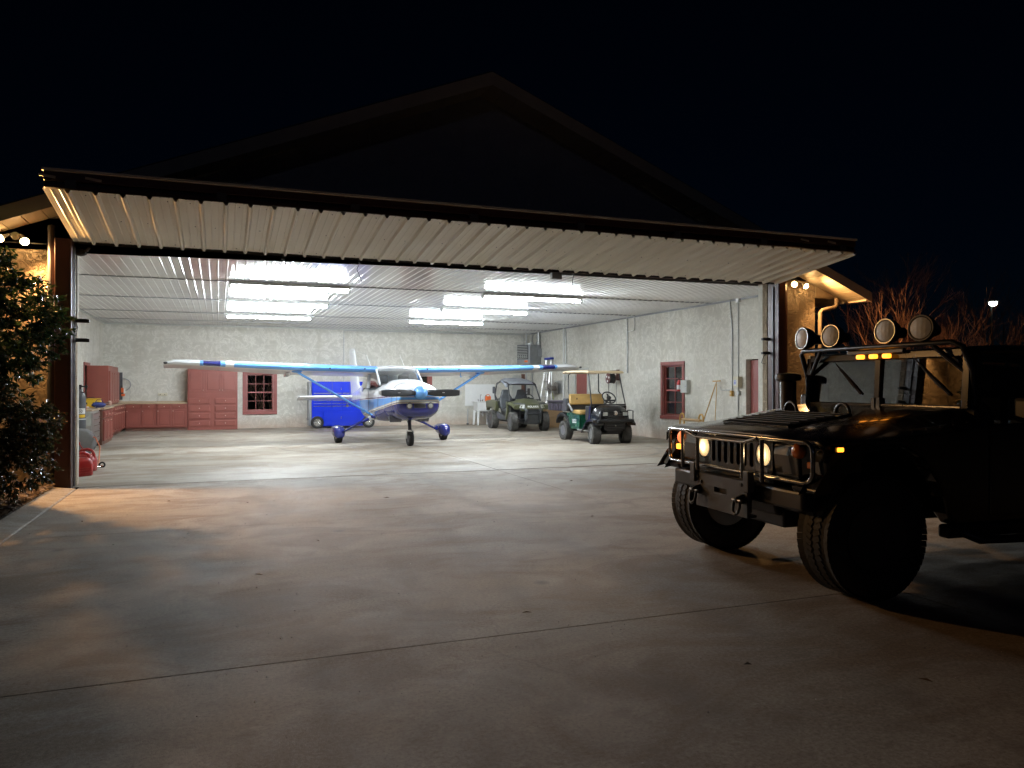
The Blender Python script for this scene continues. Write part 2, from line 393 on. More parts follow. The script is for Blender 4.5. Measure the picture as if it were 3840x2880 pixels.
floor = tag(MB().box(XL-.1, XR+.1, 12.95, YB+.1, -.10, -.004).build('hangar_floor', 'soil'), kind='structure')
fxs = [XL-.08, 4.68, XR+.08]; fys = [12.955, 17.1, 21.2, 25.2, YB+.08]
for i in range(2):
    for j in range(4):
        MB().box(fxs[i]+.003, fxs[i+1]-.003, fys[j]+.003, fys[j+1]-.003, -.09, .001+.0008*((i+j) % 2)).build('floor_slab', 'floor', floor, bevel=.003, seg=1)
kerb = tag(MB().prism([(-1.935, -.1), (-1.935, .006), (-1.95, .012), (-2.22, .04), (-2.24, .02), (-2.24, -.1)], 'y', 2.0, 12.72).build('kerb', 'kerb', bevel=.008), kind='structure')
bed = MB(); rows = []
for i in range(40):
    y = 1.5 + i*.29
    rows.append([(-2.235 - j*.16, y, .02 + .05*min(1, j/3.) + .05*mnoise.noise((j*.5, i*.5, 3.1))) for j in range(26)])
bed.grid(rows); tag(bed.build('planting_bed', 'soil', smooth=60), kind='structure')
# dead leaves and bark chips covering the planting bed: nobody could count them
t = NT('dead_leaf_litter'); oi = t.new('ShaderNodeNewGeometry').outputs['Random Per Island']
t.set(col=t.ramp(oi, [(0, (.05, .03, .018)), (.45, (.14, .085, .05)), (.8, (.24, .16, .10)), (1, (.34, .28, .22))]), rough=.8); M['litter'] = t.m
rnd = random.Random(3); lm = MB()
for k in range(5200):
    x = -2.20 - rnd.random()**1.5*2.0; y = rnd.uniform(7.2, 12.7); z = .075 + rnd.random()*.035 + .05*min(1, (-2.235-x)/.5)*.6
    L, w = rnd.uniform(.02, .06), rnd.uniform(.008, .022)
    m = Matrix.Translation((x, y, z)) @ Matrix.Rotation(rnd.random()*6.28, 4, 'Z') @ Matrix.Rotation(rnd.uniform(-.6, .6), 4, 'X') @ Matrix.Rotation(rnd.uniform(-.5, .5), 4, 'Y')
    lm.add([m @ Vector(q) for q in ((-L, 0, 0), (0, -w, .004), (L, 0, 0), (0, w, .006))], [(0,1,2), (0,2,3)])
tag(lm.build('leaf_litter', 'litter'), 'brown dead leaf litter and bark chips under the left shrubs', 'leaf litter', kind='stuff')

# ------------------------------------------------------------------ hangar building
hangar = thing('hangar_building', 'large stucco hangar with gabled roof and a wide lit opening', 'hangar', (4.1, 21, 0))
HX = Matrix.Translation((-4.1, -21, 0))
def hb(mb, name, mat, parent=None, **k):
    o = mb.xf(HX).build(name, mat, parent or hangar, **k) if parent is None else mb.build(name, mat, parent, **k)
    return o
# openings
BW1 = (.93, 1.84, .62, 1.93); BW2 = (6.67, 7.58, .62, 1.93)      # back windows (x0,x1,z0,z1)
RW = (17.88, 18.86, .68, 2.08); RD1 = (14.02, 15.2, 0, 2.14); RD2 = (23.66, 24.56, 0, 2.06); LD = (24.87, 25.76, 0, 2.12)
hb(wall_mesh('y', YB, .22, XL-.22, XR+.22, -.05, ZC+.1, [BW1, BW2]), 'back_wall', 'stucco_in')
hb(wall_mesh('x', XR, .18, 13.40, YB-.001, -.05, ZC+.1, [RW, RD1, RD2]), 'right_wall', 'stucco_in')
hb(wall_mesh('x', XL-.22, .22, 13.40, YB-.001, -.05, ZC+.1, [LD]), 'left_wall', 'stucco_in')
# front wall: outer stucco leaf and inner leaf each side of the opening
for nm, a, b in (('front_wall', JR, XR+.18), ('front_wall', XL-.22, JL)):
    hb(MB().box(a, b, YF, YF+.14, -.05, 4.0), nm, 'stucco_out')
    hb(MB().box(a+(.0 if a > 0 else .0), b, YF+.142, YF+.279, -.05, 4.0), 'front_wall_lining', 'stucco_in')
hb(MB().box(JL-.02, JR+.02, YF+.02, YF+.27, 3.66, 4.35), 'header_beam', 'brown_steel')
AP = (4.4, 6.93); EZ = 3.50; EXR, EXL = 12.9, -4.1
sl = (AP[1]-EZ)/(EXR-AP[0]); sll = (AP[1]-EZ)/(AP[0]-EXL)
gz = lambda x: AP[1]-.12 - (sl*(x-AP[0]) if x > AP[0] else sll*(AP[0]-x))
hb(MB().prism([(XL-.22, 4.001), (XR+.18, 4.001), (XR+.18, gz(XR+.18)), (AP[0], gz(AP[0])), (XL-.22, gz(XL-.22))], 'y', YF, YF+.2), 'gable_wall', 'stucco_gable')
# roof planes with thickness
YR = 12.50
for sgn, ex in ((1, EXR), (-1, EXL)):
    hb(MB().prism([(AP[0], AP[1]), (ex, EZ), (ex, EZ-.06), (AP[0], AP[1]-.06)], 'y', YR-.02, YB+.5), 'roof', 'roof')
    # rake board along the gable, deeper than the roof edge
    hb(MB().prism([(AP[0], AP[1]-.025), (ex, EZ-.025), (ex, EZ-.23), (AP[0], AP[1]-.25)], 'y', YR-.045, YR-.021), 'rake_board', 'fascia')
    # soffit panels under the rake: separate boards with dark joints
    n = 34
    for k in range(n):
        a, b = k/n + .0007, (k+1)/n - .0007
        xa, xb = AP[0]+(ex-AP[0])*a, AP[0]+(ex-AP[0])*b
        za, zb = AP[1]+(EZ-AP[1])*a-.20, AP[1]+(EZ-AP[1])*b-.20
        hb(MB().prism([(xa, za), (xb, zb), (xb, zb-.015), (xa, za-.015)], 'y', YR-.02, YF-.002), 'soffit_panel', 'soffit')
# right eave box and gutter
hb(MB().box(XR+.182, EXR-.12, YF, YB, 3.40, 3.42), 'eave_soffit', 'soffit')
hb(MB().prism([(XR+.185, 3.421), (EXR-.13, 3.421), (EXR-.13, 3.44), (XR+.185, 3.73)], 'y', YF-.02, YF), 'eave_end_board', 'soffit')
hb(MB().box(EXR-.12, EXR-.10, YR, YB+.4, 3.30, 3.46), 'eave_board', 'fascia')
gut = MB(); gp = [(EXR-.10, 3.46), (EXR-.10, 3.34), (EXR-.05, 3.31), (EXR+.02, 3.34), (EXR+.05, 3.46), (EXR+.035, 3.46), (EXR+.005, 3.355), (EXR-.05, 3.33), (EXR-.085, 3.35), (EXR-.085, 3.46)]
gut.prism(gp, 'y', YR, YB+.4); hb(gut, 'gutter', 'white_pipe')
dsp = MB().tube([(EXR-.42, 13.02, 3.40), (EXR-.42, 13.02, 3.26), (EXR-.47, 13.02, 3.20), (XR+.30, 13.03, 3.13), (XR+.25, 13.04, 3.07), (XR+.25, 13.04, .12), (XR+.25, 12.95, .05)], .045, 10)
M['pipe_tan'] = paint('dull_tan_downspout_paint', (.20, .155, .11), .6, var=.15)
tag(dsp.build('downspout', 'pipe_tan', smooth=40), 'cream downspout running down the right corner of the hangar', 'downspout')
dsl = MB().cyl((-2.30, 13.0, 3.86), (-2.30, 13.0, 1.6), .048, n=12).cyl((-2.30, 13.0, 1.6), (-2.30, 13.0, .02), .058, n=12)
tag(dsl.build('vent_pipe', 'dark_grey', smooth=40), 'dark round pipe beside the left brown door post', 'pipe')
box('stucco_joint', 'dark_grey', (XL-.2-4.1, -2.27-4.1, YF-.004-21, YF-21+.001, 3.60, 3.612), hangar)
# ceiling liner sheets, ribbed, with the lapped seams seen across the room
seams = [13.4, 16.58, 20.28, 24.02, 26.97, YB]
def rib_sheet(w, L, pitch, rh, rw, name, mat, minor=True, down=True):
    mb = MB(); prof = []; x = 0; s = -1 if down else 1
    n = int(round(w/pitch))
    for k in range(n):
        a = k*pitch
        prof += [(a, 0), (a+pitch*.5-rw, 0), (a+pitch*.5-rw*.45, s*rh), (a+pitch*.5+rw*.45, s*rh), (a+pitch*.5+rw, 0)]
    prof.append((w, 0))
    mb.grid([[(x, 0, z) for x, z in prof], [(x, L, z) for x, z in prof]])
    return mb
W = .915
ceil_proto = {}
nw = int((XR-XL)/W)+1
for j in range(5):
    L = seams[j+1]-seams[j]-.012
    for i in range(nw):
        w = min(W, XR-XL-i*W)
        if w < .1: continue
        key = (j, round(w, 3))
        loc = (XL+i*W-4.1, seams[j]+.006-21, ZC+random.uniform(-.0015, .0015))
        if key not in ceil_proto:
            o = rib_sheet(w-.004, L, (w-.004)/max(1, round(w/.1525)), .010, .015, 'ceiling_sheet', 'liner').build('ceiling_sheet', 'liner', hangar); o.location = loc; ceil_proto[key] = o
        else: share('ceiling_sheet', ceil_proto[key], hangar, loc)
hb(MB().box(XL, XR, 13.4, YB, ZC+.03, ZC+.05), 'ceiling_deck', 'black_metal')
for y in seams[1:-1]: hb(MB().box(XL, XR, y-.012, y+.012, ZC-.019, ZC+.02), 'ceiling_seam', 'grey_box')
hb(MB().box(XL, XR, YB-.03, YB, ZC-.05, ZC-.003), 'ceiling_trim', 'lt_grey'); hb(MB().box(XR-.03, XR, 13.4, YB-.031, ZC-.05, ZC-.003), 'ceiling_trim', 'grey_box'); hb(MB().box(XL, XL+.03, 13.4, YB-.031, ZC-.05, ZC-.003), 'ceiling_trim', 'lt_grey')

# windows: frame, sashes, panes each on its own
def window(name, label, plane, pos, u0, u1, z0, z1, cols, rws, inward, casing=.13):
    w = thing(name, label, 'window', (0, 0, 0))
    P = (lambda a, b, c, d, e, f: (c, d, a, b, e, f)) if plane == 'x' else (lambda a, b, c, d, e, f: (a, b, c, d, e, f))
    s = inward; t0 = pos
    def bx(n, m, a, b, c, d, e, f, par, bev=.004): return box(n, m, P(a, b, c, d, e, f), par, bev)
    f_in, f_out = t0 + s*.035, t0 + s*.001
    bx('casing', 'red_trim', u0-casing, u1+casing, f_out, f_in, z1+.002, z1+casing, w); bx('sill', 'red_trim', u0-casing, u1+casing, f_out, t0+s*.055, z0-casing, z0-.002, w)
    bx('casing', 'red_trim', u0-casing, u0-.002, f_out, f_in, z0, z1, w); bx('casing', 'red_trim', u1+.002, u1+casing, f_out, f_in, z0, z1, w)
    # jamb lining and sash set back in the opening
    b0, b1 = t0 - s*.10, t0 - s*.065
    fw = .045
    fr = MB()
    for a, b, c, d in ((u0, u0+fw, z0, z1), (u1-fw, u1, z0, z1), (u0+fw, u1-fw, z0, z0+fw), (u0+fw, u1-fw, z1-fw, z1)):
        fr.box(*P(a, b, b0, b1, c, d))
    for a, b, c, d in ((u0, u0+.012, z0, z1), (u1-.012, u1, z0, z1), (u0+.012, u1-.012, z0, z0+.012), (u0+.012, u1-.012, z1-.012, z1)):
        fr.box(*P(a, b, t0-s*.064, t0-s*.002, c, d))
    sash = fr.build('sash_frame', 'red_trim', w)
    gw, gh = (u1-u0-2*fw)/cols, (z1-z0-2*fw)/rws
    for i in range(1, cols): bx('muntin', 'red_trim', u0+fw+gw*i-.011, u0+fw+gw*i+.011, b0+s*.004, b1-s*.003, z0+fw, z1-fw, sash, .002)
    for j in range(1, rws):
        hh = .024 if j == rws//2 else .011
        bx('muntin', 'red_trim', u0+fw, u1-fw, b0+s*.006, b1-s*.005, z0+fw+gh*j-hh, z0+fw+gh*j+hh, sash, .002)
    for i in range(cols):
        for j in range(rws):
            a, c = u0+fw+gw*i, z0+fw+gh*j; q = (b0+b1)/2
            til = random.uniform(-.0025, .0025); tp_ = .011 if (j == rws-1 and plane == 'y') else 0
            mb = MB()
            if plane == 'y': mb.add([(a, q+til, c), (a+gw, q-til, c), (a+gw, q-til*2+tp_, c+gh), (a, q+til+tp_, c+gh)], [(0,1,2,3)])
            else: mb.add([(q+til, a, c), (q-til, a+gw, c), (q-til*2, a+gw, c+gh), (q+til, a, c+gh)], [(0,1,2,3)])
            mb.build('pane', 'night_glass', w)
    return w
window('sash_window', 'red framed sash window beside the tall red cabinet on the back wall', 'y', YB, *BW1, 3, 4, -1)
window('sash_window', 'red framed window on the back wall mostly hidden behind the airplane nose', 'y', YB, *BW2, 3, 4, -1)
window('sash_window', 'narrow red framed sash window on the right stucco wall near the fire extinguisher', 'x', XR, *RW, 2, 4, -1, .10)
# doors
def panel_door(name, label, pos, y0, y1, z1, s, six=True, casing=True, recess=.09):
    d = thing(name, label, 'door', (pos, (y0+y1)/2, 0)); ym = (y0+y1)/2
    def bx(n, m, x0, x1, a, b, c, e, par=d, bev=.003): return box(n, m, (x0, x1, a-ym, b-ym, c, e), par, bev)
    lf = bx('door_leaf', 'red_trim', -s*recess, -s*(recess+.045), y0+.01, y1-.01, .012, z1-.012)
    if six:
        w = (y1-y0)
        for a, b in ((y0+.12, ym-.05), (ym+.05, y1-.12)):
            for c, e in ((.22, .78), (.95, 1.52), (1.66, z1-.16)):
                bx('door_panel', 'red_trim', -s*(recess-.014), -s*(recess-.001), a, b, c, e, lf, .008)
        MB().ball((-s*(recess-.05), y0+.08-ym, .98), .03).build('door_knob', 'chrome', lf, smooth=60)
    if casing:
        for a, b, c, e in ((y0-.09, y0-.002, 0, z1+.09), (y1+.002, y1+.09, 0, z1+.09), (y0, y1, z1+.002, z1+.09)):
            bx('casing', 'red_trim' if casing is True else casing, s*.003, s*.03, a, b, c, e)
    return d
panel_door('panel_door', 'red six panel door in the right wall beside the brown door post', XR, 14.03, 15.19, 2.13, -1, True, False, .12)
panel_door('flat_door', 'plain brownish red door on the right wall behind the golf cart', XR, *RD2[:2], 2.04, -1, False, 'lt_grey', .02)
panel_door('flat_door', 'red cased doorway in the left wall beside the tall wall cabinet', XL, *LD[:2], 2.10, 1, False, True, .12)
sgn = thing('notice_card', 'small white notice card fixed to the red panel door', 'card', (XR+.10, 14.66, 1.72)); box('card', 'white_plastic', (-.004, .004, -.06, .06, -.09, .09), sgn)

# ------------------------------------------------------------------ bifold hangar door, posts
door = thing('bifold_hangar_door', 'cream ribbed steel bifold hangar door folded out above the opening', 'hangar door', (4.38, 12.0, 3.9))
DX = Matrix.Translation((-4.38, -12.0, -3.9))
yi, zi, yo, zo = 12.88, 3.635, 10.75, 3.905
DL = math.hypot(yo-yi, zo-zi); da = math.atan2(zo-zi, yi-yo)
x0, x1 = -2.0, 10.77
ns = 14; pw = (x1-x0)/ns
proto = None
for k in range(ns):
    if proto is None:
        mb = MB(); prof = []
        pitch = (pw-.001)/3
        for q in range(3):
            a = q*pitch
            prof += [(a, 0), (a+.075, 0), (a+.081, -.004), (a+.093, -.004), (a+.099, 0), (a+pitch*.5+.022, 0), (a+pitch*.5+.028, -.004), (a+pitch*.5+.040, -.004), (a+pitch*.5+.046, 0), (a+pitch-.072, 0), (a+pitch-.048, -.042), (a+pitch-.022, -.042), (a+pitch-.001, 0)]
        prof.append((pw-.001, 0))
        rows = []
        for r_ in range(9):
            tt = r_/8
            rows.append([(x, -tt*DL, z + .006*math.sin(tt*9)*math.sin(x*5)) for x, z in prof])
        mb.grid(rows); proto = mb.build('cladding_sheet', 'door_sheet', door, smooth=25)
        o = proto
    else: o = share('cladding_sheet', proto, door)
    o.location = (x0+k*pw-4.38, yi-12.0, zi-3.9); o.rotation_euler = (-da, 0, 0)
    # screws along three purlins
for k in range(ns*3):
    for tt in (.06, .5, .94):
        xx = x0 + (k+.5)*pw/3 + .02*math.sin(k*3.3+tt*7); yy = yi-(yi-yo)*tt; zz = zi+(zo-zi)*tt-.004
        if (k*7+int(tt*10)) % 3: MB().cyl((xx-4.38, yy-12, zz-3.9+.004), (xx-4.38, yy-12, zz-3.9-.005), .009, .007, 6).build('screw', 'dark_grey', door)
def db(mb, n, m, **k): return mb.xf(DX).build(n, m, door, **k)
db(MB().prism([(yo+.01, zo+.02), (yi-.02, zi+.03), (yi-.02, zi+.06), (yo+.01, zo+.06)], 'x', x0+.02, x1-.02), 'panel_back', 'brown_steel')
db(MB().box(x0, x1, yo+.02, yo+.12, 4.02, 4.125), 'frame_tube', 'brown_steel', bevel=.01)
db(MB().box(x0, x1, yo+.05, yo+.13, 3.935, 4.015), 'frame_tube', 'black_metal', bevel=.01)
db(MB().box(x0-.01, x1+.01, yo-.015, yo+.14, 4.128, 4.165), 'edge_trim', 'door_sheet', bevel=.006)
db(MB().prism([(yo+.0, 4.166), (YF-.05, 4.30), (YF-.05, 4.28), (yo+.0, 4.13)], 'x', x0, x1), 'upper_panel', 'door_sheet')
for k in range(8):
    xx = x0+.3+k*(x1-x0-.6)/7
    db(MB().cyl((xx, yo+.1, 4.0), (xx, yi-.2, 3.95), .025, n=6), 'truss_tube', 'brown_steel')
    db(MB().box(xx-.06, xx+.06, yo+.0, yo+.05, 3.93, 4.03), 'hinge', 'dark_grey')
for xx in (-1.95, -1.45, 9.6, 10.2): db(MB().obox((xx, yo+.0, 4.06), (.18, .012, .03), Matrix.Rotation(.12, 3, 'Y')), 'latch_plate', 'fascia')
# rubber bottom seal hanging unevenly below the inner edge
sl_ = MB(); rows = [[], []]
for k in range(161):
    xx = x0+.05+(x1-x0-.1)*k/160
    dz = .035 + .018*mnoise.noise((xx*1.3, 0, 0)) + .010*mnoise.noise((xx*7, 2, 0))
    rows[0].append((xx, yi+.02, zi+.03)); rows[1].append((xx, yi+.035, zi-dz))
sl_.grid(rows); db(sl_, 'rubber_seal', 'black_rubber', solid=.012)
db(MB().box(x0, x1, yi+.005, yi+.085, zi+.0, zi+.10), 'bottom_rail', 'brown_steel')
for side_, px in ((-1, JL), (1, JR)):
    nm = 'left brown steel door post standing beside the shrubs' if side_ < 0 else 'right brown steel door post rising behind the black truck'
    po = thing('door_post', nm, 'post', (px+side_*.13, 12.95, 0))
    s = side_
    box('post_column', 'brown_steel', (-.095, .095, -.15, .15, 0, 3.66), po, .008)
    box('post_flange', 'brown_steel', (-s*.12, -s*.097, -.17, .155, 0, 3.66), po, .004)
    if s > 0: box('post_flange', 'brown_steel', (s*.097, s*.30, .05, .12, 0, 3.66), po, .004)
    box('guide_rail', 'dark_grey', (-s*.148, -s*.128, -.04, .0, .02, 3.55), po, .002)
    for zz in (2.46, 2.17): MB().prism([(0, -.012), (-s*.20, -.012), (-s*.20, .035), (-s*.16, .045), (0, .045)], 'y', -.02, .03).xf(Matrix.Translation((-s*.12, .09, zz))).build('bracket', 'black_metal', po)
    if s < 0:
        MB().tube([(.15, .09, 3.5), (.155, .09, 2.6), (.15, .09, 2.45)], .006, 6).build('lift_cable', 'dark_grey', po)
        MB().tube([(.15, .09, 2.45), (.165, .09, 2.38), (.15, .09, 2.30), (.135, .09, 2.38)], .008, 6, closed=True).build('turnbuckle', 'dark_grey', po)
        MB().tube([(.15, .09, 2.30), (.13, .09, 2.05), (.10, .09, 1.95)], .006, 6).build('lift_cable', 'dark_grey', po)
        MB().ball((.2, .12, 3.50), (.09, .05, .055), 8, 6).tube([(.08, .12, 3.56), (.2, .12, 3.47), (.32, .12, 3.58)], .025, 6).build('cable_pulley', 'black_metal', po)
    else:
        MB().tube([(-.14, .1, 2.2), (-.25, .12, 2.13), (-.30, .14, 1.98), (-.22, .12, 1.96)], .007, 6).build('loose_wire', 'black_metal', po)
for xx, zz, dx in ((2.23, 3.58, -.03), (6.22, 3.58, .0)):
    c = MB().tube([(xx, 13.05, zz), (xx-.02+dx, 13.06, zz-.11), (xx-.01, 13.06, zz-.2), (xx+.03, 13.06, zz-.31)], .006, 6)
    co = thing('loose_cable', 'thin cable dangling from the door header ' + ('between the two rows of lights' if xx < 4 else 'beside the small grey sensor box'), 'cable'); c.build('strand', 'dark_grey', co); MB().cyl((xx, 13.05, zz-.005), (xx, 13.05, zz+.03), .012, n=6).build('clip', 'grey_box', co)
o = box('sensor_box', 'grey_box', (5.75, 5.95, 12.98, 13.08, 3.48, 3.60), None, .006); tag(o, 'small grey box hanging under the door header', 'sensor')
o = MB().box(1.0, 1.02, 12.95, 12.98, 3.46, 3.60).box(.95, 1.02, 12.95, 12.98, 3.55, 3.59).build('bracket', 'black_metal'); tag(o, 'small black bracket under the left half of the door edge', 'bracket')

# ------------------------------------------------------------------ lights of the place
M['tube_glow'] = emit('fluorescent_tube_glow', (.88, .95, 1.0), TUBE_EMIT)
rowname = {0: 'front', 1: 'middle', 2: 'rear'}
for side_, xa, xb in (('left', .2, 2.6), ('right', 5.57, 8.03)):
    for j, y in enumerate((16.47, 19.85, 23.7)):
        f = thing('fluorescent_light', f'long fluorescent strip light on the ceiling, {rowname[j]} one of the {side_} row', 'strip light', ((xa+xb)/2, y, ZC), 0, 'fluorescent strip lights on the hangar ceiling')
        h = (xb-xa)/2
        MB().prism([(-.05, -.018), (.05, -.018), (.055, -.06), (.125, -.088), (.125, -.092), (-.125, -.092), (-.125, -.088), (-.055, -.06)], 'x', -h, h).build('housing', 'white_plastic', f)
        for q in (-.05, .05):
            MB().cyl((-h+.04, q, -.125), (h-.04, q, -.125), .019, n=8).build('tube', 'tube_glow', f, smooth=60)
        for q in (-h+.02, h-.02): MB().box(q-.02, q+.02, -.075, .075, -.15, -.07).build('end_cap', 'white_plastic', f, bevel=.005)
M['flood_glow'] = emit('warm_flood_bulb_glow', (1.0, .62, .26), 60)
FLOOD = (1.0, .52, .18)
def floodlight(label, loc, aims, watts):
    f = thing('floodlight', label, 'floodlight', loc)
    MB().lathe([(.055, 0), (.06, .015), (.03, .03)], (0, 0, 0), (0, -1, 0), 14).build('base_plate', 'lt_grey', f, smooth=40)
    for i, (dx, d) in enumerate(aims):
        d = Vector(d).normalized(); p0 = Vector((dx*.4, -.03, 0)); p1 = Vector((dx, -.08, -.02))
        MB().tube([p0, (p0+p1)/2 + Vector((0, -.01, .02)), p1], .012, 6).build('arm', 'lt_grey', f)
        hd = MB().lathe([(.025, -.03), (.03, .02), (.045, .06), (.058, .10)], p1, d, 14, caps=False).build('lamp_holder', 'lt_grey', f, smooth=40)
        MB().lathe([(.052, .085), (.056, .115), (.05, .135), (.03, .150), (.0, .155)], p1, d, 14).build('bulb', 'flood_glow', f, smooth=60)
        L = bpy.data.lights.new('flood_light', 'SPOT'); L.energy = watts[i]; L.color = FLOOD; L.spot_size = R(150); L.spot_blend = .6; L.shadow_soft_size = .05
        lo = bpy.data.objects.new('flood_light', L); COL.objects.link(lo); lo.parent = f; lo.location = p1 + d*.175
        lo.rotation_euler = d.to_track_quat('-Z', 'Y').to_euler()
floodlight('twin warm floodlight under the left eave behind the shrub', (-2.78, YF-.002, 3.70), ((-.11, (-.5, -.75, -.5)), (.11, (.35, -.65, -.75))), (280, 720))
floodlight('twin warm floodlight under the right eave above the stucco pier', (11.45, YF-.002, 3.70), ((-.11, (-.45, -.8, -.45)), (.11, (.35, -.7, -.6))), (190, 270))

# ------------------------------------------------------------------ cabinets along the back and left walls
def raised_panel(name, par, plane, t, s, u0, u1, z0, z1, mat='red_wood', knob=None, drawer=False):
    """door or drawer front: slab, recessed groove, raised field; faces along s on the axis 'plane'"""
    Pm = (lambda a, b, c, d, e, f: (a, b, c, d, e, f)) if plane == 'y' else (lambda a, b, c, d, e, f: (c, d, a, b, e, f))
    d = box(name, mat, Pm(u0, u1, t, t+s*.026, z0, z1), par, .003)
    e = .022 if drawer else .065
    if not drawer:
        for a, b, c, f in ((u0, u0+e-.012, z0, z1), (u1-e+.012, u1, z0, z1), (u0+e-.012, u1-e+.012, z0, z0+e-.012), (u0+e-.012, u1-e+.012, z1-e+.012, z1)):
            box('stile', mat, Pm(a, b, t+s*.0265, t+s*.042, c, f), d, .003)
        box('raised_field', mat, Pm(u0+e+.014, u1-e-.014, t+s*.0265, t+s*.040, z0+e+.014, z1-e-.014), d, .007)
    else:
        box('raised_field', mat, Pm(u0+.02, u1-.02, t+s*.0265, t+s*.044, z0+.02, z1-.02), d, .008)
    if knob:
        u, z = knob; p = (u, t+s*.06, z) if plane == 'y' else (t+s*.06, u, z)
        q = (u, t+s*.02, z) if plane == 'y' else (t+s*.02, u, z)
        MB().ball(p, .017, 10, 6).cyl(q, p, .008, n=6).build('knob', 'knob', d, smooth=60)
    return d
# tall cabinet
tc = thing('tall_cabinet', 'tall barn red cabinet with three upper doors and eight drawers against the back wall', 'cabinet', (0, 0, 0))
box('carcass', 'red_wood', (-.98, .62, 28.27, YB-.005, 0, 2.10), tc, .004)
for k in range(3):
    u0 = -.955+k*.525; u1 = u0+.505
    raised_panel('cabinet_door', tc, 'y', 28.268, -1, u0, u1, 1.29, 2.06, knob=((u1-.035) if k < 2 else (u0+.035), 1.36))
for c in range(2):
    for r_ in range(4):
        u0 = -.955+c*.83; raised_panel('drawer', tc, 'y', 28.268, -1, u0, u0+.70, .12+r_*.255, .12+r_*.255+.215, knob=(u0+.35, .12+r_*.255+.11), drawer=True)
# back run of base cabinets
bc = thing('base_cabinet', 'low barn red base cabinets with drawers under the back wall counter', 'cabinet', (0, 0, 0))
box('carcass', 'red_wood', (-2.87, -.985, 28.22, YB-.005, .10, .90), bc, .003)
box('toe_kick', 'brown_wood', (-2.87, -.99, 28.29, YB-.01, 0, .098), bc)
for k in range(4):
    u0 = -2.84+k*.463; u1 = u0+.44
    raised_panel('drawer', bc, 'y', 28.218, -1, u0, u1, .745, .885, knob=((u0+u1)/2, .815), drawer=True)
    raised_panel('cabinet_door', bc, 'y', 28.218, -1, u0, u1, .135, .725, knob=(u0+.03, .665))
# left run
lc = thing('base_cabinet', 'barn red base cabinets running along the left wall to the corner', 'cabinet', (0, 0, 0))
box('carcass', 'red_wood', (XL+.005, -2.90, 25.22, 28.215, .10, .90), lc, .003)
box('toe_kick', 'brown_wood', (XL+.01, -2.97, 25.25, 28.21, 0, .098), lc)
for k in range(6):
    u0 = 25.27+k*.48; u1 = u0+.455
    raised_panel('drawer', lc, 'x', -2.898, 1, u0, u1, .745, .885, knob=((u0+u1)/2, .815), drawer=True)
    raised_panel('cabinet_door', lc, 'x', -2.898, 1, u0, u1, .135, .725, knob=(u0+.03, .665))
ct = thing('countertop', 'tan L shaped counter over the red base cabinets in the back left corner', 'countertop', (0, 0, .9))
MB().prism([(XL+.006, 25.18), (-2.86, 25.18), (-2.86, 28.17), (-.99, 28.17), (-.99, YB-.006), (XL+.006, YB-.006)], 'z', .002, .042).build('slab', 'counter', ct, bevel=.006)
box('backsplash', 'counter', (XL+.05, -1.0, YB-.026, YB-.007, .043, .09), ct)
# two work cabinets nearer the opening
wc = thing('work_cabinet', 'dark red brown cabinet nearest the opening along the left wall', 'cabinet', (0, 0, 0))
box('carcass', 'brown_wood', (XL+.005, -2.76, 21.95, 23.85, 0, .90), wc, .004)
for k in range(3): raised_panel('drawer', wc, 'x', -2.758, 1, 22.02+k*.6, 22.58+k*.6, .68, .86, 'red_wood', knob=(22.3+k*.6, .77), drawer=True)
for k in range(3): raised_panel('cabinet_door', wc, 'x', -2.758, 1, 22.02+k*.6, 22.58+k*.6, .10, .65, 'red_wood', knob=(22.06+k*.6, .6))
box('worktop', 'counter', (XL+.006, -2.70, 21.90, 23.90, .902, .945), wc, .006)
oc = thing('open_cabinet', 'open fronted red cabinet between the work cabinet and the corner cabinets', 'cabinet', (0, 0, 0))
for b in ((XL+.005, -2.89, 23.95, 23.98, 0, .9), (XL+.005, -2.89, 25.14, 25.17, 0, .9), (XL+.005, -2.89, 24.56, 24.59, 0, .9)): box('side_panel', 'red_wood', b, oc, .003)
box('top', 'counter', (XL+.006, -2.84, 23.92, 25.175, .902, .94), oc, .005); box('bottom', 'red_wood', (XL+.01, -2.9, 23.981, 25.139, .08, .10), oc); box('back_panel', 'brown_wood', (XL+.006, XL+.02, 23.981, 25.139, .101, .9), oc)
raised_panel('cabinet_door', oc, 'x', -2.888, 1, 24.6, 25.13, .12, .86, knob=(24.65, .7)); raised_panel('drawer', oc, 'x', -2.888, 1, 23.99, 24.55, .68, .86, knob=(24.27, .77), drawer=True)
# wall cabinet standing on the counter
uc = thing('upper_cabinet', 'tall red wall cabinet standing on the counter by the left doorway', 'cabinet', (0, 0, .943))
box('carcass', 'red_wood', (XL+.006, -3.02, 25.35, 27.66, 0, 1.16), uc, .004)
for k in range(4): raised_panel('cabinet_door', uc, 'x', -3.018, 1, 25.40+k*.565, 25.93+k*.565, .05, 1.0, knob=(25.45+k*.565, .13))
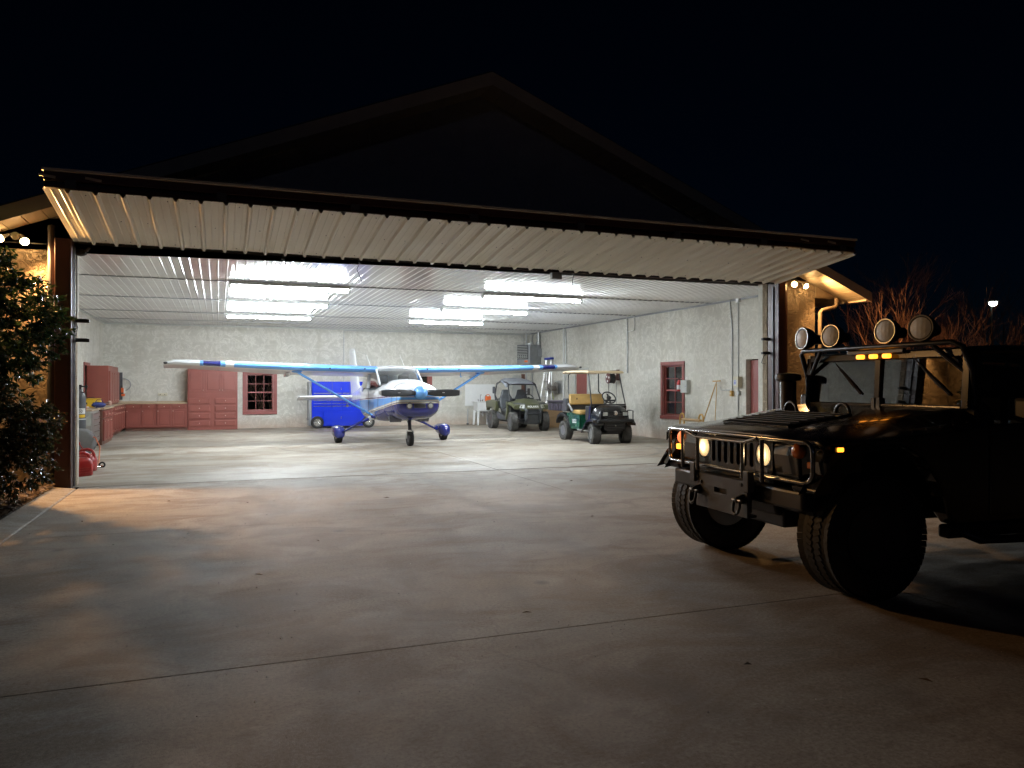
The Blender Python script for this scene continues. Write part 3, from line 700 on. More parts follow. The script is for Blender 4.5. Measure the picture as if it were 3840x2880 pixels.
# corner tool board with hose and drill
tb = thing('tool_board', 'dark tool board with a coiled grey hose in the back left corner', 'tool board', (-3.18, YB-.03, 1.5))
box('board', 'dark_grey', (-.17, .17, -.03, .025, -.46, .46), tb, .005)
MB().tube(arc_pts((.22, -.05, .05), .2, 110, -110, 14, 'xz'), .014, 6).build('hose', 'grey_box', tb, smooth=60)
MB().box(-.02, .04, -.07, -.031, -.05, .12).cyl((.0, -.05, -.1), (.0, -.05, .0), .02, n=8).build('valve', 'dark_grey', tb)
gun = thing('cordless_drill', 'orange and black power tool hanging on the corner tool board', 'drill', (-3.02, YB-.09, 1.28))
MB().box(-.03, .05, -.03, .03, .0, .16).box(-.02, .09, -.03, .03, -.12, -.04).build('body', 'orange_plastic', gun, bevel=.012)
MB().cyl((.0, 0, .16), (.0, 0, .24), .02, .012, 8).box(.0, .045, -.02, .02, -.05, .02).build('chuck', 'black_plastic', gun, bevel=.005)
MB().box(.05, .10, -.025, .025, -.02, .12).build('battery', 'white_plastic', gun, bevel=.01)
ps = thing('power_strip', 'pale yellow outlet box on the back wall above the counter', 'outlet', (-1.78, YB-.03, 1.215))
box('case', 'cream_plastic', (-.145, .145, -.025, .027, -.045, .045), ps, .01)
for k in range(2): MB().box(-.09+k*.14, -.06+k*.14, -.029, -.0255, -.012, .012).build('socket', 'black_plastic', ps)
MB().tube([(-.14, 0, -.04), (-.17, -.01, -.12), (-.16, -.01, -.2), (-.21, -.03, -.27)], .006, 6).build('cord', 'lt_grey', ps)
cd = MB().tube([(-2.87, YB-.01, 1.36), (-2.80, YB-.01, 1.42), (-2.78, YB-.012, 1.30), (-2.80, YB-.012, 1.0)], .004, 6)
tag(cd.build('hanging_wire', 'grey_box'), 'thin wire dangling on the back wall between tool board and outlet', 'wire')

# clutter on the work cabinet
yc = thing('tool_case', 'bright yellow tool case on the work cabinet by the left wall', 'tool case', (-3.10, 22.6, .947), R(4))
box('case_body', 'yellow_plastic', (-.24, .24, -.14, .14, 0, .20), yc, .02); box('lid', 'yellow_plastic', (-.235, .235, -.135, .135, .203, .23), yc, .01)
for k, u in enumerate((-.12, .1)): box('label_print', 'black_plastic', (u-.05, u+.05, -.1435, -.1415, .07, .13), yc)
MB().tube([(-.08, 0, .23), (-.07, 0, .26), (.07, 0, .26), (.08, 0, .23)], .01, 6).build('handle', 'black_plastic', yc)
bt = thing('blue_bag', 'crumpled blue cloth tool bag beside the yellow case', 'bag', (-2.86, 22.25, .947))
mb = MB().ball((0, 0, .07), (.17, .12, .075), 14, 8); mb.v = [(x*(1+.2*mnoise.noise((x*9, y*9, z*9))), y, max(0, z*(1+.25*mnoise.noise((x*8, y*8, z*12+4))))) for x, y, z in mb.v]
t = paint('navy_cloth', (.03, .04, .16), .8, var=.3, scale=10); M['navy_cloth'] = t
mb.build('bag_body', 'navy_cloth', bt, smooth=50); MB().tube([(-.1, 0, .12), (-.05, 0, .2), (.05, 0, .2), (.1, 0, .12)], .01, 6).build('handle', 'navy_cloth', bt)
rg = thing('shop_rag', 'crumpled white rag lying on the work cabinet', 'rag', (-3.22, 22.05, .947))
mb = MB(); rows = [[(-.15+.03*i, -.1+.03*j, .012+.055*abs(mnoise.noise((i*.6, j*.6, 9)))) for i in range(11)] for j in range(8)]; mb.grid(rows).build('cloth', 'white_plastic', rg, smooth=80, solid=.004)
lp = thing('polishing_wheel', 'small wooden handled polisher on the work cabinet', 'tool', (-2.95, 23.2, .947))
MB().cyl((0, 0, .05), (.18, .1, .09), .03, .035, 10).build('handle', 'brown_wood', lp, smooth=50); MB().lathe([(.06, 0), (.07, .03), (.05, .06)], (.18, .1, .09), (.9, .4, .1), 14).build('head', 'knob', lp, smooth=50)
for k, (x, y, l) in enumerate(((-2.80, 23.45, 'long steel wrench lying on the work cabinet edge'), (-2.90, 21.98, 'flat screwdriver lying at the near end of the work cabinet'))):
    w = thing('hand_tool', l, 'hand tool', (x, y, .947), R(30+70*k)); MB().box(-.12, .10, -.012, .012, 0, .012).cyl((.12, 0, .006), (.14, 0, .006), .022, n=8).build('shank', 'steel', w, bevel=.002); box('grip', 'navy_cloth' if k else 'dark_grey', (-.22, -.118, -.016, .016, 0, .03), w, .006)
# stainless tool chest on casters
ch = thing('steel_tool_chest', 'stainless rolling tool chest with drawers behind the gas cylinder', 'tool chest', (-3.17, 21.15, 0))
box('lower_body', 'steel', (-.37, .37, -.68, .68, .13, .56), ch, .008); box('upper_body', 'lt_grey', (-.36, .36, -.66, .66, .562, .90), ch, .008)
box('wood_top', 'counter', (-.385, .385, -.70, .70, .902, .935), ch, .005)
for k in range(5): box('drawer', 'steel', (.371, .385, -.62, .62, .16+k*.145, .16+k*.145+.125), ch, .004)
for k in range(5): MB().tube([(.385, -.4, .26+k*.145), (.405, -.39, .26+k*.145), (.405, .39, .26+k*.145), (.385, .4, .26+k*.145)], .008, 6).build('drawer_pull', 'chrome', ch)
MB().tube([(-.3, -.69, .80), (-.3, -.75, .80), (.3, -.75, .80), (.3, -.69, .80)], .014, 8).build('push_handle', 'chrome', ch, smooth=50)
for x, y in ((-.3, -.6), (.3, -.6), (-.3, .6), (.3, .6)):
    cs = MB().box(-.03+x, .03+x, -.03+y, .03+y, .09, .13).build('caster_fork', 'chrome', ch)
    MB().lathe([(.02, -.02), (.06, -.02), (.065, 0), (.06, .02), (.02, .02)], (x+.02, y, .066), (0, 1, 0), 16).build('caster_wheel', 'tyre', cs, smooth=40)
tray = MB().box(-.05, .38, -.9, -.72, .16, .18).build('side_rail', 'chrome', ch, bevel=.004)
# gas cylinder
gc = thing('gas_cylinder', 'tall dark grey welding gas cylinder just inside the left door jamb', 'gas cylinder', (-2.80, 18.9, 0))
M['cyl_paint'] = paint('charcoal_cylinder_paint', (.085, .09, .10), .32, var=.2, scale=7)
MB().lathe([(.02, 0), (.108, .0), (.115, .02), (.115, 1.22), (.108, 1.29), (.085, 1.35), (.05, 1.385), (.04, 1.40), (.04, 1.43), (.02, 1.43)], n=28).build('bottle', 'cyl_paint', gc, smooth=40)
MB().lathe([(.025, 1.43), (.025, 1.50), (.035, 1.50), (.035, 1.53), (.01, 1.53)], n=12).cyl((0, 0, 1.49), (.12, -.02, 1.49), .016, n=8).cyl((.12, -.02, 1.49), (.12, -.07, 1.49), .035, n=12).build('valve', 'black_metal', gc, smooth=40)
MB().tube([(.12, -.02, 1.49), (.13, -.02, 1.42), (.08, -.05, 1.36), (.02, -.08, 1.38)], .008, 6).build('gauge_hose', 'black_rubber', gc, smooth=60)
def band(r, z0, z1, a0, a1, mat, name, par):
    mb = MB(); mb.grid([[(r*math.cos(R(a0+(a1-a0)*k/10)), r*math.sin(R(a0+(a1-a0)*k/10)), z) for k in range(11)] for z in (z0, z1)]); return mb.build(name, mat, par)
lb = band(.1165, .90, 1.02, -115, -25, 'white_plastic', 'paper_label', gc); band(.1165, .82, .885, -105, -25, 'yellow_plastic', 'warning_label', gc); band(.1165, .775, .795, -150, 10, 'white_plastic', 'label_band', gc); band(.1165, .17, .21, -75, -45, 'white_plastic', 'label_band', gc)
a = R(-78); ob = Vector((.1172*math.cos(a), .1172*math.sin(a), .96)); ex = Vector((-math.sin(a), math.cos(a), 0))
MB().tube([ob + ex*(.036*math.cos(q)) + Vector((0, 0, .036*math.sin(q))) for q in (2*math.pi*k/16 for k in range(16))], .004, 5, closed=True).tube([ob - ex*.022 - Vector((0, 0, .022)), ob + ex*.022 + Vector((0, 0, .022))], .004, 5).tube([ob + ex*.022 - Vector((0, 0, .022)), ob - ex*.022 + Vector((0, 0, .022))], .004, 5).build('round_emblem', 'black_plastic', gc)
# hose reel with orange hose
hr = thing('hose_reel', 'grey floor reel with an orange air hose behind the red cans', 'hose reel', (-2.60, 17.55, 0))
for yy, m_ in ((-.12, 'lt_grey'), (.12, 'lt_grey')):
    MB().lathe([(.04, -.008), (.22, -.008), (.27, -.004), (.285, .01), (.27, .012), (.04, .012)], (0, yy, .36), (0, 1, 0), 28).build('flange', 'grey_box', hr, smooth=40)
M['hose_orange'] = paint('orange_hose', (.52, .13, .05), .5, var=.15)
for k in range(5): MB().tube(arc_pts((0, -.085+k*.042, .36), .20, 0, 360, 24, 'xz')[:-1], .02, 6, closed=True).build('hose_coil', 'hose_orange', hr, smooth=60)
fr_ = MB()
for yy in (-.16, .16): fr_.tube([(-.22, yy, .02), (0, yy, .36), (.22, yy, .02)], .016, 8)
fr_.tube([(-.22, -.16, .02), (-.22, .16, .02)], .016, 8).tube([(.22, -.16, .02), (.22, .16, .02)], .016, 8).cyl((0, -.18, .36), (0, .18, .36), .03, n=10).build('stand', 'red_plastic', hr, smooth=50)
MB().tube([(.18, -.05, .50), (.30, -.15, .46), (.42, -.5, .30), (.47, -1.0, .12), (.50, -1.3, .03), (.56, -1.5, .022), (.62, -1.62, .022)], .012, 8).build('loose_hose', 'hose_orange', hr, smooth=60)
MB().tube(arc_pts((.60, -1.62, .05), .045, 0, 360, 12, 'xz')[:-1], .016, 6, closed=True).build('hose_stop', 'black_rubber', hr, smooth=60)
MB().cyl((.57, -1.66, .025), (.46, -1.76, .022), .014, .010, 8).build('air_nozzle', 'chrome', hr, smooth=50)
# red jerry cans
def jerry(label, loc, rz, s=1.0):
    c = thing('jerry_can', label, 'jerry can', loc, rz, 'red fuel cans by the left jamb')
    def ring(z, hx, hy, r=.5):
        out = []
        for k in range(20):
            a = 2*math.pi*k/20; ca_, sa_ = math.cos(a), math.sin(a)
            out.append((hx*math.copysign(abs(ca_)**r, ca_)*s, hy*math.copysign(abs(sa_)**r, sa_)*s, z*s))
        return out
    MB().rings([ring(.0, .12, .095), ring(.015, .135, .11), ring(.16, .14, .115), ring(.225, .128, .10), ring(.265, .09, .07), ring(.275, .06, .05)]).build('can_body', 'red_plastic', c, smooth=45)
    MB().tube([(p[0]*s, p[1]*s, p[2]*s) for p in ((-.11, 0, .21), (-.115, 0, .285), (-.08, 0, .335), (.02, 0, .345), (.09, 0, .32), (.115, 0, .26), (.115, 0, .20))], .022*s, 10).build('handle', 'red_plastic', c, smooth=60)
    MB().lathe([(.034, 0), (.036, .03), (.03, .045), (.012, .05)], (-.05*s, .045*s, .255*s), (-.3, .2, 1), 14).build('cap', 'black_plastic', c, smooth=40)
    for k in range(3): MB().box(-.09*s, .09*s, -.1185*s, -.112*s, (.05+.035*k)*s, (.06+.035*k)*s).build('rib', 'red_plastic', c, bevel=.003)
jerry('large red plastic fuel can on the floor at the left jamb, the nearer one', (-2.13, 14.55, 0), R(35), 1.12)
jerry('red fuel can standing behind the nearer can, in front of the hose reel', (-2.17, 15.35, 0), R(-20), 1.12)
bk = MB().cyl((0, 0, .0), (0, 0, .08), .05, .05, 12).ball((0, 0, .1), (.052, .052, .03), 12, 6)
bko = thing('red_bucket', 'small red container on the steel tool chest behind the cylinder', 'container', (-2.98, 20.7, .937)); bk.build('pot', 'red_plastic', bko, smooth=50); MB().tube(arc_pts((0, 0, .11), .05, 0, 180, 8, 'xz'), .004, 5).build('handle', 'chrome', bko)

# ------------------------------------------------------------------ wall services
def conduit(label, pts, r, mat='galv', clips=0):
    o = thing('conduit', label, 'conduit', (0, 0, 0)); MB().tube(pts, r, 8).build('pipe', mat, o, smooth=50)
    for k in range(clips):
        t_ = (k+.7)/(clips+.4); i = min(len(pts)-2, int(t_*(len(pts)-1))); q = Vector(pts[i]).lerp(Vector(pts[i+1]), t_*(len(pts)-1)-i)
        MB().ball(q, r*1.8, 8, 6).build('coupling', mat, o, smooth=50)
    return o
conduit('thin grey conduit dropping down the back wall behind the airplane wing', [(4.34, YB-.02, .5), (4.34, YB-.02, 3.50), (4.36, YB-.02, 3.55), (4.42, YB-.02, 3.56), (11.3, YB-.02, 3.56), (11.45, YB-.02, 3.53), (11.5, YB-.02, 3.44), (11.5, YB-.02, .3)], .013, 'galv')
conduit('pair of grey pipes rising in the back right corner, the left pipe', [(11.62, YB-.05, .2), (11.62, YB-.05, ZC-.02)], .035, 'galv', 2)
conduit('grey pipe beside the corner pipe, the right one of the pair', [(XR-.05, 28.5, .2), (XR-.05, 28.5, 3.45), (XR-.05, 28.42, 3.55), (XR-.05, 28.3, 3.57), (XR-.05, 27.9, 3.57)], .022, 'galv')
conduit('fat grey conduit with the disconnect switch near the back right corner', [(XR-.07, 27.82, ZC-.02), (XR-.07, 27.82, 2.98)], .065, 'galv', 2)
conduit('bent fat grey conduit leaving the bottom of the disconnect switch', [(XR-.07, 27.78, 2.62), (XR-.07, 27.78, 2.48), (XR-.07, 27.9, 2.34), (XR-.07, 28.1, 2.26), (XR-.07, 28.45, 2.25)], .05, 'galv', 1)
ds = thing('disconnect_switch', 'grey electrical disconnect box on the right wall by the corner', 'electrical box', (XR-.08, 27.8, 2.79))
box('case', 'grey_box', (-.09, .075, -.2, .2, -.17, .17), ds, .008); box('cover', 'dark_grey', (-.102, -.0915, -.18, .18, -.15, .15), ds, .004); MB().box(-.12, -.10, .05, .07, -.04, .05).build('switch_lever', 'chrome', ds, bevel=.004)
conduit('white painted pipe on the right wall left of the brownish door', [(XR-.04, 25.52, .3), (XR-.04, 25.52, ZC-.03)], .032, 'white_pipe')
conduit('grey conduit running beside the white pipe on the right wall', [(XR-.03, 25.36, 1.7), (XR-.03, 25.36, 3.45), (XR-.03, 25.40, 3.58)], .024, 'galv')
conduit('grey drop conduit above the golf cart on the right wall', [(XR-.03, 20.86, 1.9), (XR-.03, 20.86, 3.5), (XR-.03, 20.88, 3.60)], .02, 'galv', 2)
conduit('white plastic pipe elbow with a valve high on the right wall', [(XR-.04, 20.42, 3.60), (XR-.04, 20.42, 3.22), (XR-.04, 20.45, 3.19), (XR-.04, 20.80, 3.17)], .016, 'white_pipe', 1)
conduit('grey conduit dropping to the yellow switch near the window', [(XR-.02, 15.80, ZC-.02), (XR-.02, 15.70, 2.9), (XR-.02, 15.70, 1.40)], .014, 'galv', 2)
conduit('grey conduit dropping from a white box to the breaker panel', [(XR-.02, 15.47, 3.55), (XR-.02, 15.47, 1.40), (XR-.02, 15.47, .3)], .011, 'galv', 2)
o = thing('junction_box', 'small white junction box at the ceiling above the breaker panel', 'junction box', (XR-.035, 15.45, 3.585)); box('case', 'white_plastic', (-.03, .033, -.055, .055, -.06, .06), o, .006); box('lid', 'white_plastic', (-.034, -.0305, -.048, .048, -.052, .052), o, .002)
o = thing('breaker_panel', 'cream breaker panel with a blue lettered notice on the right wall', 'electrical panel', (XR-.07, 15.43, 1.60)); box('case', 'cream_plastic', (-.06, .067, -.10, .10, -.13, .13), o, .006)
box('notice', 'white_plastic', (-.0635, -.061, -.04, .07, -.09, .05), o)
M['blue_ink'] = paint('blue_ink', (.05, .13, .6), .6, var=.05)
for k in range(3): box('lettering', 'blue_ink', (-.066, -.0642, -.025, .055, .015-k*.035, .035-k*.035), o)
o = thing('light_switch', 'yellowed switch box at the foot of the conduit beside the hook', 'switch', (XR-.03, 15.70, 1.32)); box('case', 'ochre', (-.04, .027, -.04, .04, -.07, .07), o, .005); box('toggle', 'cream_plastic', (-.05, -.041, -.01, .01, -.02, .02), o)
o = thing('junction_box', 'small grey box below the breaker panel', 'junction box', (XR-.03, 15.44, 1.33)); box('case', 'lt_grey', (-.03, .027, -.045, .045, -.05, .05), o, .005); box('cover', 'galv', (-.034, -.0305, -.04, .04, -.045, .045), o)
o = thing('wall_plate', 'small cream card with a green mark left of the breaker panel', 'sign', (XR-.008, 15.62, 1.62)); box('plate', 'cream_plastic', (-.004, .004, -.05, .05, -.08, .08), o); MB().lathe([(.0, 0), (.028, .001), (.026, .003)], (-.005, 0, .03), (-1, 0, 0), 12).build('green_mark', paint('olive_ink', (.12, .14, .04), .6), o)
o = thing('wall_hook', 'bent metal hook beside the yellowed switch box', 'hook', (XR-.03, 15.9, 1.40)); MB().tube([(0, -.15, 0), (-.02, 0, 0), (-.05, .14, -.005), (-.05, .18, .01), (-.05, .19, .08)], .012, 8).build('rod', 'galv', o, smooth=60)
o = thing('fire_extinguisher', 'red fire extinguisher on the right wall beside the window', 'extinguisher', (XR-.09, 17.92, 1.36))
MB().lathe([(.02, 0), (.058, 0), (.064, .012), (.064, .24), (.05, .28), (.025, .30), (.02, .31)], n=18).build('bottle', 'red_plastic', o, smooth=40); MB().cyl((0, 0, .31), (0, 0, .345), .018, n=8).box(-.02, .03, -.055, .02, .345, .365).build('valve', 'black_metal', o); band(.065, .05, .17, 90, 270, 'white_plastic', 'label_sheet', o); MB().tube([(0, .02, .33), (-.03, .07, .3), (-.03, .075, .15), (-.03, .07, .08)], .010, 6).build('hose', 'black_rubber', o, smooth=60)
o = thing('grey_wall_box', 'pale grey metal box right of the narrow window', 'electrical box', (XR-.06, 17.66, 1.49)); box('case', 'lt_grey', (-.06, .057, -.15, .15, -.17, .17), o, .008); box('cover', 'lt_grey', (-.068, -.061, -.14, .14, -.16, .16), o, .004); MB().cyl((-.068, -.1, 0), (-.078, -.1, 0), .012, n=8).build('latch', 'chrome', o)
# tow bar leaning
o = thing('tow_bar', 'thin ochre T handled tow bar leaning on the right wall', 'tow bar', (XR-.1, 16.2, 0)); MB().tube([(-.55, .15, .02), (-.02, 0, 1.60)], .013, 8).tube([(-.35, -.35, .02), (-.01, 0, 1.55)], .010, 8).build('bar', 'ochre', o, smooth=50); MB().tube([(-.02, .15, 1.62), (-.02, -.16, 1.63)], .016, 8).build('handle', 'ochre', o, smooth=50)
# yellow step stands
o = thing('yellow_rack', 'ochre metal cable rack with rounded ends by the right wall', 'rack', (11.0, 16.25, 0))
for yy in (-.40, .42):
    MB().tube([(-.02, yy-.12, .0), (-.02, yy-.09, .66)] + [(-.02, yy-.09*math.cos(q), .70+.11*math.sin(q)) for q in (math.pi*k/8 for k in range(9))] + [(-.02, yy+.09, .66), (-.02, yy+.12, .0)], .022, 8).build('end_frame', 'ochre', o, smooth=60)
    MB().box(-.035, -.005, yy-.1, yy+.1, .30, .34).build('cross_bar', 'ochre', o)
MB().cyl((-.02, -.40, .66), (-.02, .42, .66), .03, n=10).build('roller', 'ochre', o, smooth=50)
for k in range(14): MB().lathe([(.036, -.012), (.042, 0), (.036, .012)], (-.02, -.33+k*.053, .66), (0, 1, .25), 10).build('rope_turn', 'counter', o, smooth=50)
# reels on the right wall
o = thing('hose_reel', 'grey steel hose reel on a square plate on the right wall behind the ladder', 'hose reel', (XR-.02, 26.05, 1.45))
box('back_plate', 'alu', (-.03, .018, -.42, .25, -.22, .25), o, .01)
M['dull_steel'] = paint('dull_weathered_steel', (.26, .24, .22), .5, metal=.5, var=.3, scale=9)
for xx, rr in ((-.34, .22), (-.10, .23)): MB().lathe([(.03, -.008), (rr-.02, -.008), (rr, 0), (rr-.02, .008), (.03, .008)], (xx, .02, -.03), (1, 0, 0), 26).build('flange', 'dull_steel', o, smooth=40)
MB().lathe([(.10, -.33), (.10, -.11)], (0, .02, -.03), (1, 0, 0), 18).cyl((-.4, .02, -.03), (-.03, .02, -.03), .03, n=10).build('drum', 'dull_steel', o, smooth=40)
for k in range(5): a = k*1.2566; MB().lathe([(0, 0), (.03, .001), (.03, .004), (0, .005)], (-.354, .02+.13*math.cos(a), -.03+.13*math.sin(a)), (1, 0, 0), 10).build('flange_hole', 'black_plastic', o)
MB().tube([(-.36, .02, -.03), (-.40, .02, -.03), (-.40, -.14, -.10), (-.46, -.14, -.10)], .012, 6).build('crank', 'black_metal', o)
hs = MB().tube([(-.2, .1, -.2), (-.1, .14, -.5), (-.08, .14, -.9), (-.12, .1, -1.2)], .014, 6).build('hose', paint('yellow_green_hose', (.38, .42, .08), .5), o, smooth=60)
o = thing('cord_reel', 'dark red cord reel hanging on the right wall behind the golf cart', 'cord reel', (XR-.03, 21.45, 1.74))
M['maroon'] = paint('maroon_enamel', (.10, .025, .022), .4, var=.2)
box('bracket', 'maroon', (-.05, .028, -.05, .05, -.06, .28), o, .006); MB().tube([(-.02, 0, .24), (-.28, 0, .24), (-.28, 0, .05)], .016, 8).build('hanger_arm', 'maroon', o)
for xx in (-.36, -.16): MB().lathe([(.03, -.006), (.15, -.006), (.165, 0), (.15, .006), (.03, .006)], (xx, 0, 0), (1, 0, 0), 24).build('flange', 'maroon', o, smooth=40)
for k in range(6): MB().tube(arc_pts((-.34+k*.032, 0, 0), .135, 0, 360, 20, 'yz')[:-1], .016, 6, closed=True).build('cord_coil', 'black_rubber', o, smooth=60)
for k in range(3): a = R(40+120*k); MB().lathe([(0, 0), (.034, .001), (.034, .004), (0, .005)], (-.372, .085*math.cos(a), .085*math.sin(a)), (1, 0, 0), 12).build('flange_hole', 'white_plastic', o)
MB().tube([(-.25, .15, -.05), (-.25, .16, -.3), (-.24, .14, -.62), (-.25, .10, -.70)], .009, 6).build('loose_cord', 'black_rubber', o, smooth=60)
MB().tube([(-.1, -.08, -.12), (-.1, -.09, -.5), (-.1, -.09, -1.1)], .006, 6).build('loose_cord', 'dark_grey', o)
# step ladder
o = thing('step_ladder', 'aluminium step ladder with blue top leaning against the right wall', 'ladder', (XR-.03, 26.75, 0))
a0, a1 = Vector((-.42, .34, 0)), Vector((-.06, .22, 2.50)); b0, b1 = Vector((-.42, -.36, 0)), Vector((-.06, -.24, 2.50))
for q0, q1 in ((a0, a1), (b0, b1)): MB().tube([q0, q1], .028, 4).build('side_rail', 'alu', o)
for k in range(8): u = (k+.8)/8.6; MB().tube([a0.lerp(a1, u), b0.lerp(b1, u)], .022, 4).build('rung', 'alu', o)
for q0, q1 in ((Vector((-.12, .30, 0)), a1+Vector((.02, 0, -.05))), (Vector((-.12, -.33, 0)), b1+Vector((.02, 0, -.05)))): MB().tube([q0, q1], .018, 4).build('rear_rail', 'alu', o)
M['ladder_blue'] = paint('blue_ladder_cap', (.03, .05, .32), .4)
MB().box(-.14, .02, -.30, .28, 2.50, 2.58).build('top_cap', 'ladder_blue', o, bevel=.015)
# corner plank, low boxes, white board
o = thing('wood_plank', 'brown plank standing upright in the back right corner', 'plank', (11.45, YB-.12, 0)); box('board', 'brown_wood', (-.07, .07, -.02, .02, 0, 1.98), o, .003); MB().add([(0, -.0235, 1.62), (.045, -.0235, 1.66), (0, -.0235, 1.70), (-.045, -.0235, 1.66)], [(0,1,2,3)]).build('diamond_sticker', 'knob', o)
o = thing('scrap_panel', 'grey panel leaning in the back right corner behind the utility vehicle', 'panel', (11.18, YB-.09, 0)); box('sheet', 'lt_grey', (-.17, .17, -.02, .02, 0, 1.93), o, .003); MB().box(-.04, .03, -.023, -.0205, 1.72, 1.735).build('slot', 'black_plastic', o)
o = thing('white_board', 'white panel fixed to the back wall behind the utility sink', 'panel', (9.72, YB-.02, 1.15)); box('sheet', 'white_plastic', (-.68, .55, -.012, .018, -.42, .42), o, .004); MB().box(-.69, .56, -.016, .0175, -.432, -.4205).build('edge_strip', 'lt_grey', o)
for k, (y, w, h, l) in enumerate(((24.9, .5, .42, 'cardboard carton on the floor under the wall hose reel, upper one'), (24.9, .5, .40, 'cardboard carton on the floor under the wall hose reel, lower one'))):
    o = thing('carton', l, 'carton', (XR-.4, 25.9, .0 if k else .405)); box('carton_body', paint('cardboard', (.46, .31, .17), .8, var=.15) if k == 0 else bpy.data.materials['cardboard'], (-.3, .3, -.42, .35, 0, h), o, .006); box('tape', 'cream_plastic', (-.3025, .3025, -.06, -.01, .01, h+.0015), o)
# unit heater hung from the ceiling
o = thing('unit_heater', 'grey gas unit heater hanging in the back right corner', 'heater', (11.12, 27.75, 2.74), R(-62))
box('cabinet', 'grey_box', (-.30, .36, -.10, .75, -.39, .36), o, .012)
box('louver_frame', 'dark_grey', (-.285, .27, -.108, -.1005, -.20, .34), o, .003)
for k in range(8): MB().obox((-.01, -.125, -.15+k*.064), (.50, .05, .008), Matrix.Rotation(R(30), 3, 'X')).build('louver', 'lt_grey', o)
for k in range(5): MB().obox((-.2+k*.1, -.135, -.09), (.012, .03, .1), Matrix.Identity(3)).build('deflector', 'lt_grey', o)
box('brand_label', 'orange_plastic', (.08, .24, -.1045, -.101, -.32, -.25), o); MB().cyl((.0, .3, .36), (.0, .3, .44), .16, n=16).build('flue_collar', 'galv', o, smooth=40)
for x, y in ((-.2, .05), (.26, .05), (-.2, .6), (.26, .6)): MB().cyl((x, y, .36), (x, y, ZC-2.74-.01), .006, n=6).build('hanger_rod', 'galv', o)
MB().cyl((.30, .5, .36), (.30, .5, .87), .05, n=10).build('flue_pipe', 'galv', o, smooth=40)
# utility sink
o = thing('utility_sink', 'white plastic laundry sink on legs against the back wall', 'sink', (9.55, 28.2, 0))
def rr(z, hx, hy): return [(-hx, -hy, z), (hx, -hy, z), (hx, hy, z), (-hx, hy, z)]
MB().rings([rr(.52, .22, .20), rr(.56, .26, .25), rr(.84, .30, .30), rr(.87, .30, .30), rr(.87, .34, .33), rr(.905, .34, .33), rr(.905, .28, .27), rr(.60, .22, .21)]).build('basin', 'white_plastic', o, bevel=.01)
for x, y in ((-.25, -.24), (.25, -.24), (-.25, .24), (.25, .24)): MB().hexa([(x*1.12-.03, y*1.1-.03, 0), (x*1.12+.03, y*1.1-.03, 0), (x*1.12+.03, y*1.1+.03, 0), (x*1.12-.03, y*1.1+.03, 0), (x-.045, y-.045, .58), (x+.045, y-.045, .58), (x+.045, y+.045, .58), (x-.045, y+.045, .58)]).build('leg', 'white_plastic', o, bevel=.006)
fa = MB().cyl((0, .26, .905), (0, .26, .95), .03, n=10).tube([(0, .26, .93), (0, .26, 1.12), (0, .23, 1.17), (0, .17, 1.17), (0, .14, 1.13)], .013, 8).build('faucet', 'chrome', o, smooth=50)
for x in (-.09, .09): MB().cyl((x, .26, .905), (x, .26, .96), .018, n=8).box(x-.03, x+.03, .25, .27, .96, .975).build('tap_handle', 'chrome', fa)
MB().tube([(0, 0, .52), (0, 0, .40), (.03, .05, .34), (.06, .12, .38), (.06, .35, .42)], .022, 8).build('drain_pipe', 'white_plastic', o, smooth=50)
o = thing('orange_jug', 'orange plastic jug standing on the rim of the utility sink', 'jug', (9.83, 28.38, .907)); MB().box(-.11, .11, -.07, .07, 0, .20).build('jug_body', 'orange_plastic', o, bevel=.025); MB().tube([(-.06, 0, .2), (-.05, 0, .26), (.05, 0, .26), (.08, 0, .19)], .014, 8).build('handle', 'orange_plastic', o, smooth=50); MB().cyl((-.085, 0, .19), (-.085, 0, .235), .022, n=10).build('cap', 'black_plastic', o)
o = thing('waste_pipe', 'short grey pipe on the floor left of the utility sink', 'pipe', (9.08, 28.62, 0)); MB().cyl((0, 0, 0), (0, 0, .62), .025, n=10).build('riser', 'galv', o, smooth=50); MB().cyl((0, 0, .0), (0, 0, .05), .05, n=10).build('foot', 'dark_grey', o, smooth=50)

# blue rolling tool cabinet
M['blue_gloss'] = paint('glossy_royal_blue', (.004, .030, .60), .22, var=.06, scale=2, coat=.5)
o = thing('blue_tool_cabinet', 'big glossy royal blue rolling tool cabinet by the back wall behind the wing', 'tool cabinet', (4.05, 27.75, 0))
box('cabinet_shell', 'blue_gloss', (-.98, 1.0, -.02, .56, .08, 1.66), o, .015)
box('side_panel', 'grey_box', (-1.09, -.985, .02, .52, .10, 1.66), o, .012)
box('lid_panel', 'blue_gloss', (-.93, .97, -.045, -.022, 1.28, 1.63), o, .012)
for x in (-.28, .32): box('lid_seam', 'dark_grey', (x-.003, x+.003, -.0475, -.0455, 1.29, 1.62), o)
cols = ((-.93, -.31), (-.29, .05), (.07, .40), (.42, .97))
rws = ((.62, .80), (.82, .90), (.92, 1.0), (1.02, 1.09), (1.11, 1.18), (1.20, 1.26))
for a, b in cols:
    for c, d in rws:
        dr = box('drawer', 'blue_gloss', (a, b, -.045, -.022, c, d), o, .005)
        box('drawer_trim', 'chrome', (a+.008, b-.008, -.068, -.046, d-.024, d-.003), dr, .004)
box('lower_door', 'blue_gloss', (-.58, .62, -.045, -.022, .12, .60), o, .012)
for z in (.34, 1.36): MB().box(.03-.012, .03+.012, -.055, -.046, z, z+.08).build('latch', 'chrome', o, bevel=.004)
MB().lathe([(0, 0), (.055, .002), (.05, .008), (0, .01)], (.24, -.063, .80), (0, -1, 0), 14).build('round_badge', 'chrome', o, smooth=40)
M['rim_silver'] = paint('polished_alloy_rim', (.7, .7, .68), .2, metal=.9, var=.05)
